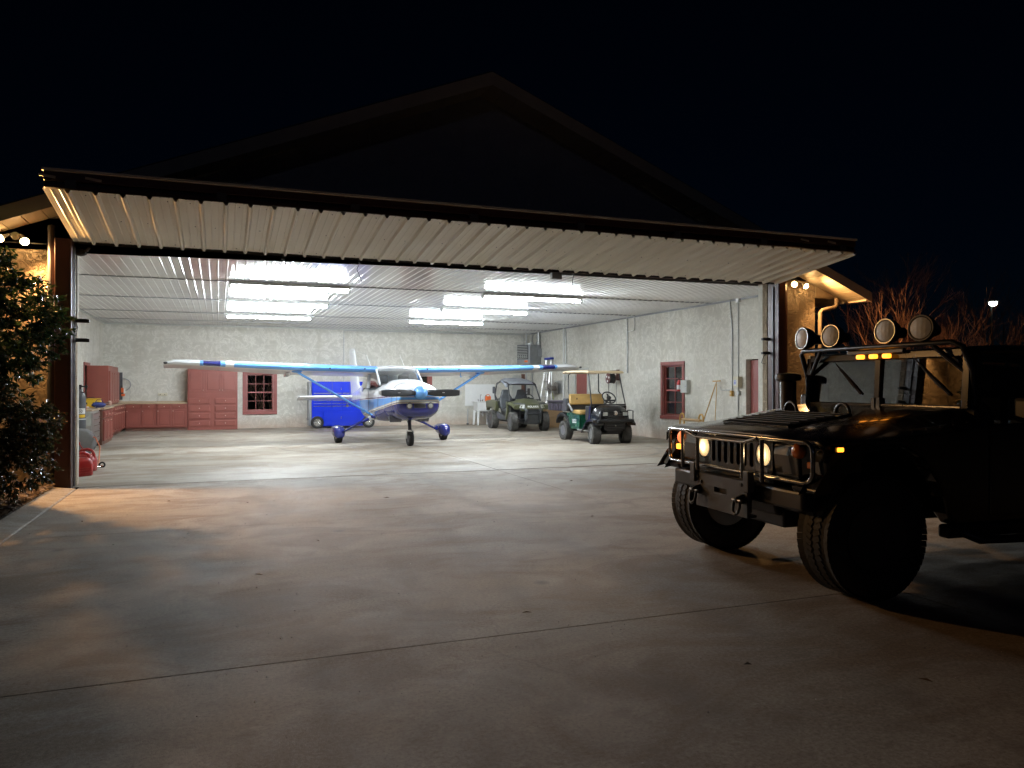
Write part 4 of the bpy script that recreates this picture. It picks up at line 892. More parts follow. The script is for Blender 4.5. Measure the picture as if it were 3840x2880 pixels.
def car_wheel(par, c, r, w, axis, rim='rim_silver', spokes=5, tyre='tyre', name='wheel', hub=.12):
    """wheel > tyre, rim, spokes"""
    e = bpy.data.objects.new(name, None); COL.objects.link(e); e.parent = par; e.location = c; e.empty_display_size = .05
    ax = Vector(axis)
    MB().lathe([(r*.60, -w*.42), (r*.72, -w*.5), (r*.93, -w*.47), (r, -w*.36), (r, w*.36), (r*.93, w*.47), (r*.72, w*.5), (r*.60, w*.42), (r*.58, 0)], (0, 0, 0), ax, 32, caps=False).build('tyre', tyre, e, smooth=35)
    MB().lathe([(r*.595, -w*.44), (r*.56, -w*.40), (r*.50, -w*.2), (.02, -w*.12)], (0, 0, 0), -ax, 24).build('rim', rim, e, smooth=35)
    u, v = frame_of(ax)
    for k in range(spokes):
        a = 2*math.pi*k/spokes; d = u*math.cos(a)+v*math.sin(a)
        MB().tube([ax*(w*.40)+d*r*.12, ax*(w*.42)+d*r*.36, ax*(w*.38)+d*r*.57], r*.075, 6).build('spoke', rim, e, smooth=50)
    MB().lathe([(r*.14, 0), (r*.13, .02), (0, .025)], ax*(w*.40), ax, 12).build('hub_cap', rim, e, smooth=40)
    return e
for x in (-.80, 1.0): car_wheel(o, (x, -.02, .22), .22, .18, (0, -1, 0))
MB().tube(arc_pts((-1.12, 0, .35), .035, 0, 360, 10, 'xz')[:-1], .008, 6, closed=True).build('tow_ring', 'dark_grey', o)

# ------------------------------------------------------------------ airplane
LB, NV, WH = (.13, .36, .78), (.012, .018, .16), (.74, .76, .78)
def fus_paint():
    t = NT('airplane_fuselage_paint'); p = t.pos(True); x, y, z = t.sep(p)
    y2 = t.math('ADD', y, 2.2)
    v = t.math('MULTIPLY_ADD', y2, .12, z); v2 = t.math('MULTIPLY_ADD', y2, .035, z)
    # lower scheme: navy belly, white and tan pinstripes, light-blue band
    low = t.ramp(t.math('MULTIPLY', v, .5), [(0, NV), (.5425, (.62, .56, .44)), (.554, (.10, .10, .12)), (.559, (.74, .74, .72)), (.577, (.55, .47, .34)), (.583, LB)], 'CONSTANT')
    belly = t.ramp(t.math('MULTIPLY_ADD', y, .1, .5), [(0, 0.), (.485, 0.), (.50, 1.)])
    isnavy = t.math('LESS_THAN', v, 1.085)
    low = t.mix(t.math('MULTIPLY', belly, isnavy), low, (.45, .46, .48))
    up = t.ramp(t.math('MULTIPLY', v2, .5), [(0, LB), (.616, (.74, .74, .72)), (.622, (.10, .05, .25)), (.636, (.74, .74, .72)), (.642, WH)], 'CONSTANT')
    c = t.mix(t.math('GREATER_THAN', v2, 1.225), low, up)
    c = t.mix(t.ramp(t.noise(p, 2.5, 5, .6), [(.45, 0.), (.8, .28)]), c, (.20, .18, .16))
    t.set(col=c, rough=.22, coat=.4, coatr=.05); return t.m
M['fus'] = fus_paint()
def wing_paint():
    t = NT('airplane_wing_paint'); p = t.pos(True); x, y, z = t.sep(p)
    ax = t.math('MULTIPLY', t.math('ABSOLUTE', x), .1)
    lead = t.ramp(ax, [(0, LB), (.405, WH), (.425, LB), (.434, NV), (.476, LB), (.484, WH)], 'CONSTANT')
    isl = t.math('LESS_THAN', y, .16)
    c = t.mix(isl, (.70, .71, .72), lead)
    c = t.mix(t.ramp(t.noise(p, 2.0, 5, .6), [(.45, 0.), (.8, .15)]), c, (.30, .28, .25))
    t.set(col=c, rough=.25, coat=.3, coatr=.06); return t.m
M['wing'] = wing_paint()
M['sky_blue'] = paint('sky_blue_airplane_paint', LB, .25, var=.06, coat=.4)
M['navy_gloss'] = paint('navy_airplane_paint', (.018, .026, .20), .25, var=.12, coat=.4)
M['air_white'] = paint('white_airplane_paint', WH, .26, var=.06, coat=.3)
pl = thing('light_airplane', 'blue and white high wing propeller airplane parked in the middle of the hangar', 'airplane', (4.42, 20.25, 0), R(2.6))
def sect(y, w, zb, zt, wt=None, zm=None, ex=.62, n=28):
    wt = w if wt is None else wt; zm = (zb+zt)/2 if zm is None else zm; out = []
    for k in range(n):
        a = 2*math.pi*k/n; c, s_ = math.cos(a), math.sin(a)
        hw = w if s_ < 0 else w + (wt-w)*abs(s_)**1.2
        xx = hw*math.copysign(abs(c)**ex, c); zz = zm + ((zt-zm) if s_ > 0 else (zm-zb))*math.copysign(abs(s_)**ex, s_)
        out.append((xx, y, zz))
    return out
# cowling
MB().rings([sect(-2.22, .34, .92, 1.42), sect(-2.20, .46, .84, 1.46), sect(-2.12, .52, .77, 1.50), sect(-1.85, .56, .69, 1.57), sect(-1.4, .58, .645, 1.63), sect(-1.02, .585, .66, 1.67)]).build('cowling', 'fus', pl, smooth=50)
MB().rings([sect(-1.018, .575, .67, 1.66), sect(-.985, .575, .67, 1.66)]).build('cowl_joint', 'dark_grey', pl, smooth=50)
for yy_, w_, zb_, zt_ in ((-1.72, .566, .672, 1.588), (-2.05, .531, .744, 1.513)): MB().tube([tuple(Vector(q)*1.0 + Vector((q[0]*.006, 0, (q[2]-1.1)*.006))) for q in sect(yy_, w_, zb_, zt_)], .0035, 4, closed=True).build('panel_seam', 'dark_grey', pl)
for s_ in (-1, 1):
    for k in range(7): MB().cyl((s_*.585, -1.10-k*.15, 1.24), (s_*.60, -1.10-k*.15, 1.24), .010, n=6).build('cowl_fastener', 'alu', pl)
# cabin lower body up to the sill, then the tail cone
MB().rings([sect(-.984, .585, .655, 1.675), sect(-.6, .60, .60, 1.62, ex=.5), sect(-.1, .60, .57, 1.50, ex=.45), sect(.8, .60, .56, 1.46, ex=.45), sect(1.5, .585, .58, 1.47, ex=.45), sect(2.1, .52, .64, 1.56, ex=.5)]).build('fuselage', 'fus', pl, smooth=50)
MB().rings([sect(1.55, .565, .60, 1.94, .45, ex=.55), sect(2.1, .50, .66, 1.80, .38), sect(3.0, .38, .76, 1.58, .3), sect(4.2, .24, .88, 1.40, .19), sect(5.2, .13, .98, 1.28, .1), sect(5.75, .06, 1.05, 1.22)]).build('tail_cone', 'fus', pl, smooth=50)
# cabin roof, pillars, windows
MB().rings([sect(-.12, .52, 1.90, 1.985, .50, ex=.4), sect(.3, .56, 1.88, 2.05, .50, ex=.5), sect(.9, .56, 1.88, 2.06, .50, ex=.5), sect(1.6, .50, 1.80, 1.96, .42, ex=.6)]).build('cabin_roof', 'air_white', pl, smooth=50)
ws = []
for k in range(9):
    u = -1+2*k/8
    bot = Vector((u*.55, -.98+.42*abs(u)**2.2, 1.655-.10*abs(u)**3)); top = Vector((u*.53, -.13+.06*u*u, 1.965-.05*abs(u)**3))
    ws.append([tuple(bot.lerp(top, q/4) + Vector((0, -.05*math.sin(math.pi*q/4), .02*math.sin(math.pi*q/4)))) for q in range(5)])
M['wscreen'] = thin_glass('airplane_windscreen', (.62, .66, .68), 2.6, .04)
MB().grid(ws).build('windscreen', 'wscreen', pl, smooth=80)
for s_ in (-1, 1):
    MB().tube([(s_*.57, -.60, 1.53), (s_*.55, -.10, 1.93)], .028, 6).build('front_pillar', 'air_white', pl, smooth=50)
    MB().tube([(s_*.598, .62, 1.44), (s_*.555, .66, 1.93)], .05, 6).build('door_pillar', 'air_white', pl, smooth=50)
    MB().grid([[(s_*.595, -.50, 1.48), (s_*.60, .60, 1.44)], [(s_*.55, -.08, 1.92), (s_*.555, .62, 1.93)]]).build('side_window', 'wscreen', pl)
    MB().grid([[(s_*.598, .70, 1.45), (s_*.585, 1.5, 1.47)], [(s_*.552, .70, 1.92), (s_*.50, 1.55, 1.86)]]).build('rear_side_window', 'wscreen', pl)
    MB().box(s_*.603, s_*.608, -.12, -.03, 1.33, 1.35).build('door_handle', 'chrome', pl)
    MB().tube([(s_*.606, -.52, 1.42), (s_*.61, -.5, .75), (s_*.61, .55, .72), (s_*.606, .58, 1.42)], .004, 4).build('door_seam', 'dark_grey', pl)
# dark interior
MB().rings([sect(-.93, .50, 1.45, 1.62, ex=.6), sect(-.45, .52, 1.35, 1.60, ex=.5)]).build('glare_shield', 'black_plastic', pl, smooth=50)
for x in (-.27, .27): MB().box(x-.22, x+.22, .25, .36, .95, 1.58).box(x-.13, x+.13, .26, .34, 1.56, 1.80).build('seat', 'dark_grey', pl, bevel=.04)
MB().box(-.45, .45, 1.2, 1.3, 1.0, 1.6).build('rear_seat', 'dark_grey', pl, bevel=.04)
# wings
def airfoil(ch, th):
    P_ = [(0, 0), (.012, .28), (.05, .52), (.14, .82), (.3, 1.0), (.55, .82), (.8, .42), (1, .04), (1, -.02), (.8, -.10), (.5, -.24), (.25, -.36), (.08, -.36), (.02, -.22)]
    return [(y*ch, z*th*.72) for y, z in P_]
for s_ in (-1, 1):
    st = ((.50, 1.62, .20, 1.945), (2.55, 1.62, .20, 1.985), (5.15, 1.14, .165, 2.075), (5.42, 1.08, .150, 2.08), (5.56, .94, .11, 2.06), (5.65, .72, .06, 2.03))
    rs = []
    for x, ch, th, z in st:
        off = (1.62-ch)*.28
        rs.append([(s_*x, -.08+off+yy, z-.01+zz-.105*yy) for yy, zz in airfoil(ch, th)])
    w = MB().rings(rs).build('wing', 'wing', pl, smooth=35)
    MB().ball((s_*5.60, .03, 2.055), (.05, .04, .03), 8, 6).build('tip_light', 'black_plastic', w, smooth=60)
    MB().hexa([(s_*2.62, .9, 1.77), (s_*2.72, .9, 1.77), (s_*2.72, 1.45, 1.74), (s_*2.62, 1.45, 1.74), (s_*2.62, .9, 1.86), (s_*2.72, .9, 1.86), (s_*2.72, 1.5, 1.80), (s_*2.62, 1.5, 1.80)]).build('flap_track', 'air_white', w, bevel=.01)
    for x in (.85, 1.75): MB().cyl((s_*x, -.085, 1.955), (s_*x, -.06, 1.955), .022, n=10).build('vent_port', 'black_plastic', w)
    if s_ > 0: MB().cyl((1.95, .35, 1.90), (1.95, .35, 1.76), .010, n=6).cyl((1.95, .35, 1.76), (1.95, .24, 1.76), .012, n=6).build('pitot_tube', 'sky_blue', w)
    # strut
    a, b = Vector((s_*2.52, .30, 1.86)), Vector((s_*.56, .12, .70)); d = b-a
    u = Vector((0, 1, 0)); v = d.normalized().cross(u).normalized()
    MB().rings([[p + u*(.075*math.cos(q)) + v*(.030*math.sin(q)) for q in (2*math.pi*k/12 for k in range(12))] for p in (a, b)]).build('wing_strut', 'sky_blue', pl, smooth=50)
    MB().ball(a+Vector((0, .02, .02)), (.14, .16, .045), 12, 6).build('strut_fairing', 'sky_blue', pl, smooth=60)
    MB().ball(b, (.09, .13, .07), 12, 6).build('strut_cuff', 'navy_gloss', pl, smooth=60)
    # main gear: spring leg, fairing, tyre
    MB().tube([(s_*.50, .50, .66), (s_*.9, .50, .50), (s_*1.30, .47, .29)], .042, 8, taper=.62).build('gear_leg', 'navy_gloss', pl, smooth=50)
    MB().tube([(s_*.46, .50, .68), (s_*.62, .50, .63)], .075, 10, taper=.7).build('gear_leg_fairing', 'air_white' if s_ < 0 else 'navy_gloss', pl, smooth=50)
    MB().rings([[(s_*1.45+wx*math.copysign(abs(math.cos(q))**.75, math.cos(q)), y, zc+hz*math.copysign(abs(math.sin(q))**.75, math.sin(q))) for q in (2*math.pi*k/16 for k in range(16))] for y, wx, hz, zc in ((.04, .03, .05, .27), (.09, .105, .13, .275), (.2, .145, .165, .29), (.45, .15, .165, .30), (.75, .12, .13, .31), (1.02, .06, .06, .33), (1.15, .015, .015, .345))]).build('wheel_fairing', 'navy_gloss', pl, smooth=50)
    wh = bpy.data.objects.new('main_wheel', None); COL.objects.link(wh); wh.parent = pl; wh.location = (s_*1.45, .38, .205)
    MB().lathe([(.10, -.06), (.17, -.085), (.195, -.07), (.205, 0), (.195, .07), (.17, .085), (.10, .06)], (0, 0, 0), (1, 0, 0), 28).build('tyre', 'tyre', wh, smooth=40); MB().lathe([(.1, -.062), (.09, -.03), (.09, .03), (.1, .062)], (0, 0, 0), (1, 0, 0), 18).build('rim', 'lt_grey', wh, smooth=40)
# nose gear
nw_ = bpy.data.objects.new('nose_gear', None); COL.objects.link(nw_); nw_.parent = pl; nw_.location = (0, -1.36, 0)
MB().cyl((0, .02, .40), (0, .10, .85), .032, n=10).cyl((0, .01, .40), (0, .05, .60), .045, n=10).box(-.045, .045, .03, .10, .58, .64).build('oleo_strut', 'dark_grey', nw_, smooth=40)
for s_ in (-1, 1): MB().tube([(s_*.02, .02, .42), (s_*.085, 0, .34), (s_*.085, 0, .19)], .016, 6).build('fork', 'lt_grey', nw_, smooth=50)
MB().tube([(0, .07, .60), (0, .16, .50), (0, .06, .42)], .014, 6).build('torque_link', 'dark_grey', nw_)
MB().tube([(-.09, 0, .30)] + [(-.09*math.cos(q), 0, .345+.05*math.sin(q)) for q in (math.pi*k/8 for k in range(9))] + [(.09, 0, .30)], .012, 6).build('fork_bow', 'white_plastic', nw_, smooth=50)
MB().lathe([(.085, -.05), (.14, -.07), (.17, -.06), (.182, -.02), (.182, .02), (.17, .06), (.14, .07), (.085, .05)], (0, 0, .182), (1, 0, 0), 30).build('tyre', 'tyre', nw_, smooth=40); MB().lathe([(.085, -.052), (.07, -.02), (.03, -.05), (.0, -.06)], (0, 0, .182), (1, 0, 0), 16).build('rim', 'dark_grey', nw_, smooth=40)
# propeller and spinner
MB().lathe([(.165, 0), (.168, .05), (.155, .14), (.12, .24), (.06, .31), (.0, .33)], (0, -2.215, 1.335), (0, -1, 0), 24).build('spinner', 'sky_blue', pl, smooth=50)
for s_ in (-1, 1):
    rs = []
    for x, ch, tw, th in ((.12, .07, 62, .06), (.22, .13, 50, .045), (.42, .175, 36, .032), (.65, .185, 27, .024), (.86, .165, 22, .018), (.97, .13, 20, .014), (1.02, .07, 19, .010)):
        a = R(90-tw*.55); row = []
        for q in range(12):
            th_ = 2*math.pi*q/12; cx_, cz_ = ch/2*math.cos(th_), th/2*math.sin(th_)
            row.append((s_*x, -2.33 - (cx_*math.cos(a)*s_ + cz_*math.sin(a)), 1.335 + cx_*math.sin(a) - s_*cz_*math.cos(a)))
        rs.append(row)
    b = MB().rings(rs[:6]).build('propeller_blade', 'black_plastic', pl, smooth=45); MB().rings(rs[5:]).build('blade_tip', 'alu', b, smooth=45)
    MB().box(s_*.55-.03, s_*.55+.03, -2.36, -2.358, 1.335, 1.35).build('blade_decal', 'alu', b)
    MB().cyl((s_*.13, -2.33, 1.335), (s_*.20, -2.33, 1.335), .05, n=12).build('blade_root', 'black_metal', pl, smooth=40)
    # cooling inlet beside spinner and landing light below
    MB().rings([sect(-2.235, .125, 1.30, 1.42, n=16), sect(-2.18, .12, 1.305, 1.415, n=16)]).xf(Matrix.Translation((s_*.30, 0, -.01))).build('cooling_inlet', 'black_plastic', pl, smooth=40)
    MB().tube([(s_*.16, -2.235, 1.28), (s_*.28, -2.235, 1.27), (s_*.42, -2.215, 1.275)], .014, 6).build('inlet_lip', 'sky_blue', pl, smooth=50)
    ll = MB().lathe([(.075, 0), (.08, .03), (.06, .035)], (s_*.26, -2.205, 1.03), (0, -1, -.10), 18).build('landing_light', 'dark_grey', pl, smooth=40)
    MB().lathe([(.0, .0), (.055, .0), (.05, .012), (0, .02)], (s_*.26, -2.238, 1.027), (0, -1, -.10), 16).build('lens', 'lt_grey', ll, smooth=40)
    MB().hexa([(s_*.22, -1.35, .60), (s_*.50, -1.30, .60), (s_*.46, -.95, .70), (s_*.20, -.95, .66), (s_*.22, -1.45, .70), (s_*.52, -1.38, .76), (s_*.47, -.95, .74), (s_*.20, -.95, .70)]).build('cowl_flap', 'dark_grey', pl, bevel=.008)
box('air_intake', 'black_plastic', (-.15, .15, -2.232, -2.1, .965, 1.085), pl, .02)
MB().cyl((-.20, -1.40, .74), (-.16, -1.62, .66), .028, n=12).build('exhaust_pipe', 'chrome', pl, smooth=50)
# tail
def tp(xr): return [(yy, zz) for yy, zz in airfoil(1, .1)]
for s_ in (-1, 1):
    rs = [[(s_*x, y0+yy*ch, 1.16+zz-.13*yy) for yy, zz in airfoil(1, th)] for x, y0, ch, th in ((.06, 4.75, 1.15, .12), (1.55, 5.0, .84, .09), (1.78, 5.06, .72, .06))]
    MB().rings(rs).build('tailplane', 'air_white', pl, smooth=35)
rs = [[(zz, y0+yy*ch, z) for yy, zz in airfoil(1, th)] for z, y0, ch, th in ((1.25, 3.9, 1.9, .07), (1.55, 4.55, 1.3, .11), (2.62, 5.22, .86, .09), (2.74, 5.32, .72, .05))]
MB().rings(rs).build('tail_fin', 'air_white', pl, smooth=35)
MB().tube([(-.02, 5.35, 2.72), (-.2, 5.3, 2.62), (.2, 5.3, 2.62), (.4, 5.2, 2.55)], .006, 5).build('fin_antenna', 'lt_grey', pl)
for x, y, lean in ((-.5, .75, -.1), (.5, .95, -.1)): MB().cyl((x, y, 2.03), (x+lean, y+.12, 2.36), .012, .005, 6).build('whip_antenna', 'white_plastic', pl)

# ------------------------------------------------------------------ golf cart and side by side: shared wheel maker
def off_wheel(par, c, r, w, side, tyre, rim, lugs, steer=0):
    e = bpy.data.objects.new('wheel', None); COL.objects.link(e); e.parent = par; e.location = c; e.rotation_euler = (0, 0, steer)
    ax = Vector((side, 0, 0)); mb = MB()
    mb.lathe([(r*.52, -w*.40), (r*.68, -w*.5), (r*.86, -w*.49), (r*.95, -w*.40), (r*.97, -w*.2), (r*.97, w*.2), (r*.95, w*.40), (r*.86, w*.49), (r*.68, w*.5), (r*.52, w*.40)], (0, 0, 0), ax, 36, caps=False)
    n = lugs
    for k in range(n):
        for sd in (-1, 1):
            a = 2*math.pi*(k+(.25*sd))/n
            rot = Matrix.Rotation(a, 3, 'X') @ Matrix.Rotation(R(24*sd), 3, 'Z')
            p = Matrix.Rotation(a, 3, 'X') @ Vector((sd*w*.23, 0, r*.965))
            mb.obox(p, (w*.44, 2*math.pi*r/n*.42, r*.075), Matrix.Rotation(a, 3, 'X') @ Matrix.Rotation(R(24*sd), 3, 'Z'))
    mb.build('tyre', tyre, e, smooth=30)
    MB().lathe([(r*.53, w*.42), (r*.50, w*.36), (r*.44, w*.10), (r*.20, w*.06), (r*.16, w*.14), (0, w*.14)], (0, 0, 0), ax, 24).build('rim', rim, e, smooth=35)
    MB().lathe([(r*.10, w*.14), (r*.09, w*.30), (0, w*.32)], (0, 0, 0), ax, 12).build('hub_cap', 'chrome', e, smooth=40)
    for k in range(4):
        a = math.pi/4+k*math.pi/2; MB().lathe([(.0, w*.11), (r*.045, w*.11), (r*.04, w*.16), (0, w*.165)], (0, r*.27*math.cos(a), r*.27*math.sin(a)), ax, 8).build('lug_nut', 'chrome', e)
    return e
# ---- golf cart (faces the opening, -y)
gc_ = thing('golf_cart', 'dark green and black golf cart with tan seats and beige roof by the right wall', 'golf cart', (9.58, 17.9, 0))
M['cart_green'] = paint('dark_green_cart_body', (.008, .075, .040), .28, var=.1, coat=.4); M['cart_black'] = paint('gloss_black_cart_cowl', (.010, .010, .011), .22, var=.2, coat=.5)
M['tan_vinyl'] = paint('tan_vinyl_seat', (.50, .33, .12), .42, var=.14, scale=8, bump=.05, bscale=50); M['cart_roof'] = paint('beige_cart_roof', (.66, .52, .33), .42, var=.08)
M['steel_rim'] = paint('grey_steel_rim', (.32, .33, .34), .3, metal=.7, var=.1)
for s_ in (-1, 1):
    off_wheel(gc_, (s_*.45, 0, .265), .27, .24, s_, 'tyre_dusty', 'steel_rim', 30, R(-12)); off_wheel(gc_, (s_*.45, 1.75, .265), .27, .24, s_, 'tyre_dusty', 'steel_rim', 30)
MB().box(-.22, .22, -.25, 2.2, .28, .40).box(-.34, .34, -.06, .06, .24, .32).box(-.34, .34, 1.69, 1.81, .24, .32).build('chassis', 'black_metal', gc_, bevel=.01)
# front cowl
def cr(y, hw, z0, z1, ex=.5, n=20):
    out = []
    for k in range(n):
        a = math.pi*k/(n-1); c, s2 = math.cos(a), math.sin(a); out.append((hw*math.copysign(abs(c)**ex, c), y, z0+(z1-z0)*s2**ex))
    return out
MB().rings([cr(-.28, .34, .52, .74), cr(-.25, .43, .50, .86), cr(-.16, .47, .50, .95), cr(-.02, .50, .55, 1.0), cr(.12, .52, .60, 1.02)]).build('front_cowl', 'cart_black', gc_, smooth=45)
for s_ in (-1, 1):
    MB().rings([[(s_*(x0_), y, z) for x0_, y, z in ((.34, yy, zz), (.60, yy, zz-.02), (.60, yy, zz-.08), (.34, yy, zz-.06))] for yy, zz in ((-.30, .55), (-.18, .64), (0, .67), (.2, .62), (.42, .40), (.5, .34))]).build('front_fender', 'cart_black', gc_, smooth=35)
    MB().rings([[(s_*(x0_), y, z) for x0_, y, z in ((.38, yy, zz), (.58, yy, zz), (.58, yy, zz-.07), (.38, yy, zz-.07))] for yy, zz in ((1.28, .42), (1.40, .62), (1.6, .74), (1.85, .76), (2.05, .68), (2.15, .52))]).build('rear_fender', 'black_plastic', gc_, smooth=35)
    MB().prism([(.75, .34), (1.28, .34), (1.40, .60), (1.55, .74), (1.3, .78), (.95, .74), (.72, .72)], 'x', s_*.50, s_*.53).build('side_panel', 'cart_green', gc_, bevel=.008)
    MB().box(s_*.40, s_*.57, .18, .80, .31, .345).build('running_board', 'alu', gc_, bevel=.008)
    MB().prism([(.10, .38), (.18, .36), (.34, .36), (.22, .60), (.16, .98), (.06, .98)], 'x', s_*.46, s_*.53).build('cowl_side', 'cart_black', gc_, bevel=.01)
    h = MB().box(s_*.28-.11, s_*.28+.11, -.29, -.20, .70, .86).build('headlight_pod', 'cart_black', gc_, bevel=.02)
    MB().box(s_*.29-.065, s_*.29+.065, -.297, -.2905, .735, .825).build('headlight', 'lt_grey', h, bevel=.008)
    # roof posts
    MB().tube([(s_*.50, .10, .62), (s_*.50, .08, 1.02), (s_*.475, .20, 1.40), (s_*.46, .34, 1.84)], .018, 8).build('front_roof_post', 'black_metal', gc_, smooth=50)
    MB().tube([(s_*.50, 1.42, 1.05), (s_*.50, 1.44, 1.25), (s_*.47, 1.55, 1.35), (s_*.47, 1.56, 1.80), (s_*.44, 1.50, 1.85)], .018, 8).build('rear_roof_post', 'black_metal', gc_, smooth=50)
    MB().tube([(s_*.44, -.20, .56), (s_*.47, -.38, .60), (s_*.47, -.38, .86), (s_*.42, -.33, .87), (s_*.34, -.30, .87)], .014, 8).build('guard_loop', 'black_metal', gc_, smooth=50)
    MB().obox((s_*.55, 1.25, .92), (.05, .36, .06), Matrix.Rotation(R(35), 3, 'X')).build('arm_rest', 'grey_box', gc_, bevel=.02)
MB().box(-.52, .52, .065, .115, .985, 1.03).build('dash_bar', 'black_metal', gc_, bevel=.01)
MB().box(-.52, .52, .08, .42, .60, .98).build('dashboard', 'black_plastic', gc_, bevel=.03)
MB().box(-.52, .52, -.38, -.26, .56, .64).build('front_bumper', 'black_plastic', gc_, bevel=.025)
for k in range(3): MB().box(-.22, .22, -.295, -.275, .66+k*.055, .68+k*.055).build('grille_bar', 'black_plastic', gc_, bevel=.005)
MB().box(-.30, .30, -.29, -.08, .36, .56).build('lower_cowl', 'black_plastic', gc_, bevel=.02)
for k in range(2): MB().box(-.24, .24, -.302, -.291, .42+k*.06, .44+k*.06).build('lower_grille_bar', 'dark_grey', gc_)
MB().ball((.0, -.31, .475), (.022, .01, .022), 8, 6).build('bolt', 'chrome', gc_, smooth=60)
MB().lathe([(.0, 0), (.055, 0), (.06, .006), (.045, .012), (0, .012)], (0, -.30, .80), (0, -1, .1), 20).xf(Matrix.Diagonal((1, 1, 1, 1))).build('oval_badge', 'chrome', gc_, smooth=40)
MB().box(-.50, .50, .78, 1.40, .34, .72).build('seat_box', 'cart_green', gc_, bevel=.02)
MB().box(-.50, .50, .74, 1.28, .725, .85).build('seat_cushion', 'tan_vinyl', gc_, bevel=.05, seg=3)
MB().hexa([(-.52, 1.30, 1.0), (.52, 1.30, 1.0), (.52, 1.40, .98), (-.52, 1.40, .98), (-.52, 1.38, 1.29), (.52, 1.38, 1.29), (.52, 1.47, 1.27), (-.52, 1.47, 1.27)]).build('seat_back', 'tan_vinyl', gc_, bevel=.035, seg=3)
MB().ball((-.31, 1.335, 1.15), (.018, .01, .028), 8, 6).build('seat_tear', 'black_plastic', gc_)
MB().box(-.48, .48, 1.36, 1.46, .72, 1.0).build('seat_back_frame', 'black_plastic', gc_, bevel=.01)
for x in (-.55, .55): MB().box(x-.05, x+.05, 1.42, 1.66, .80, 1.16).build('bed_bracket', 'dark_grey', gc_, bevel=.03)
# cargo bed, ribbed sides
bd = MB().box(-.56, .56, 1.55, 2.75, .80, .83).box(-.56, .56, 1.55, 1.59, .83, 1.05).box(-.56, .56, 2.71, 2.75, .83, 1.05).box(-.56, -.52, 1.59, 2.71, .83, 1.05).box(.52, .56, 1.59, 2.71, .83, 1.05).build('cargo_bed', 'black_plastic', gc_)
M['bed_plastic'] = paint('purplish_black_bed_plastic', (.045, .038, .055), .45, var=.2)
for k in range(6):
    for s_ in (-1, 1): MB().box(s_*.561, s_*.585, 1.64+k*.19, 1.76+k*.19, .81, 1.0).build('bed_rib', 'bed_plastic', bd, bevel=.01)
for s_ in (-1, 1): MB().box(s_*.50, s_*.60, 1.53, 2.77, 1.051, 1.085).build('bed_rim', 'bed_plastic', bd, bevel=.01)
MB().box(-.499, .499, 2.69, 2.77, 1.051, 1.085).build('bed_rim', 'bed_plastic', bd, bevel=.01)
# roof
MB().rings([[(x, y, z) for x, z in ((-.52, zb), (.52, zb), (.55, zb+.025), (.50, zb+.065), (-.50, zb+.065), (-.55, zb+.025))] for y, zb in ((.22, 1.835), (.5, 1.85), (1.2, 1.86), (1.72, 1.85), (1.80, 1.84))]).build('roof', 'cart_roof', gc_, bevel=.012)
for s_ in (-1, 1): MB().box(s_*.551, s_*.556, 1.50, 1.62, 1.865, 1.885).build('roof_handle', 'black_plastic', gc_)
# steering wheel
sw = bpy.data.objects.new('steering_wheel', None); COL.objects.link(sw); sw.parent = gc_; sw.location = (.25, .52, 1.19); sw.rotation_euler = (R(50), 0, 0)
MB().tube([(.19*math.cos(q), .19*math.sin(q), 0) for q in (2*math.pi*k/28 for k in range(28))], .018, 8, closed=True).build('rim', 'black_plastic', sw, smooth=60)
MB().lathe([(.0, -.03), (.06, -.03), (.065, .01), (.05, .02), (0, .02)], n=14).obox((0, -.10, 0), (.30, .05, .015), Matrix.Identity(3)).obox((0, .0, -.02), (.04, .30, .015), Matrix.Identity(3)).cyl((0, 0, -.02), (0, 0, -.35), .025, n=8).build('hub', 'black_plastic', sw, smooth=40)
lbl = box('name_plate', 'white_plastic', (-.537, -.532, .92, 1.16, .50, .60), gc_)
text_mesh('plate_letters', 'E-Z-GO', .075, 'black_plastic', gc_, basis((0, -1, 0), (0, 0, 1), (-.5385, 1.04, .555)), .001, 1.0, .001)

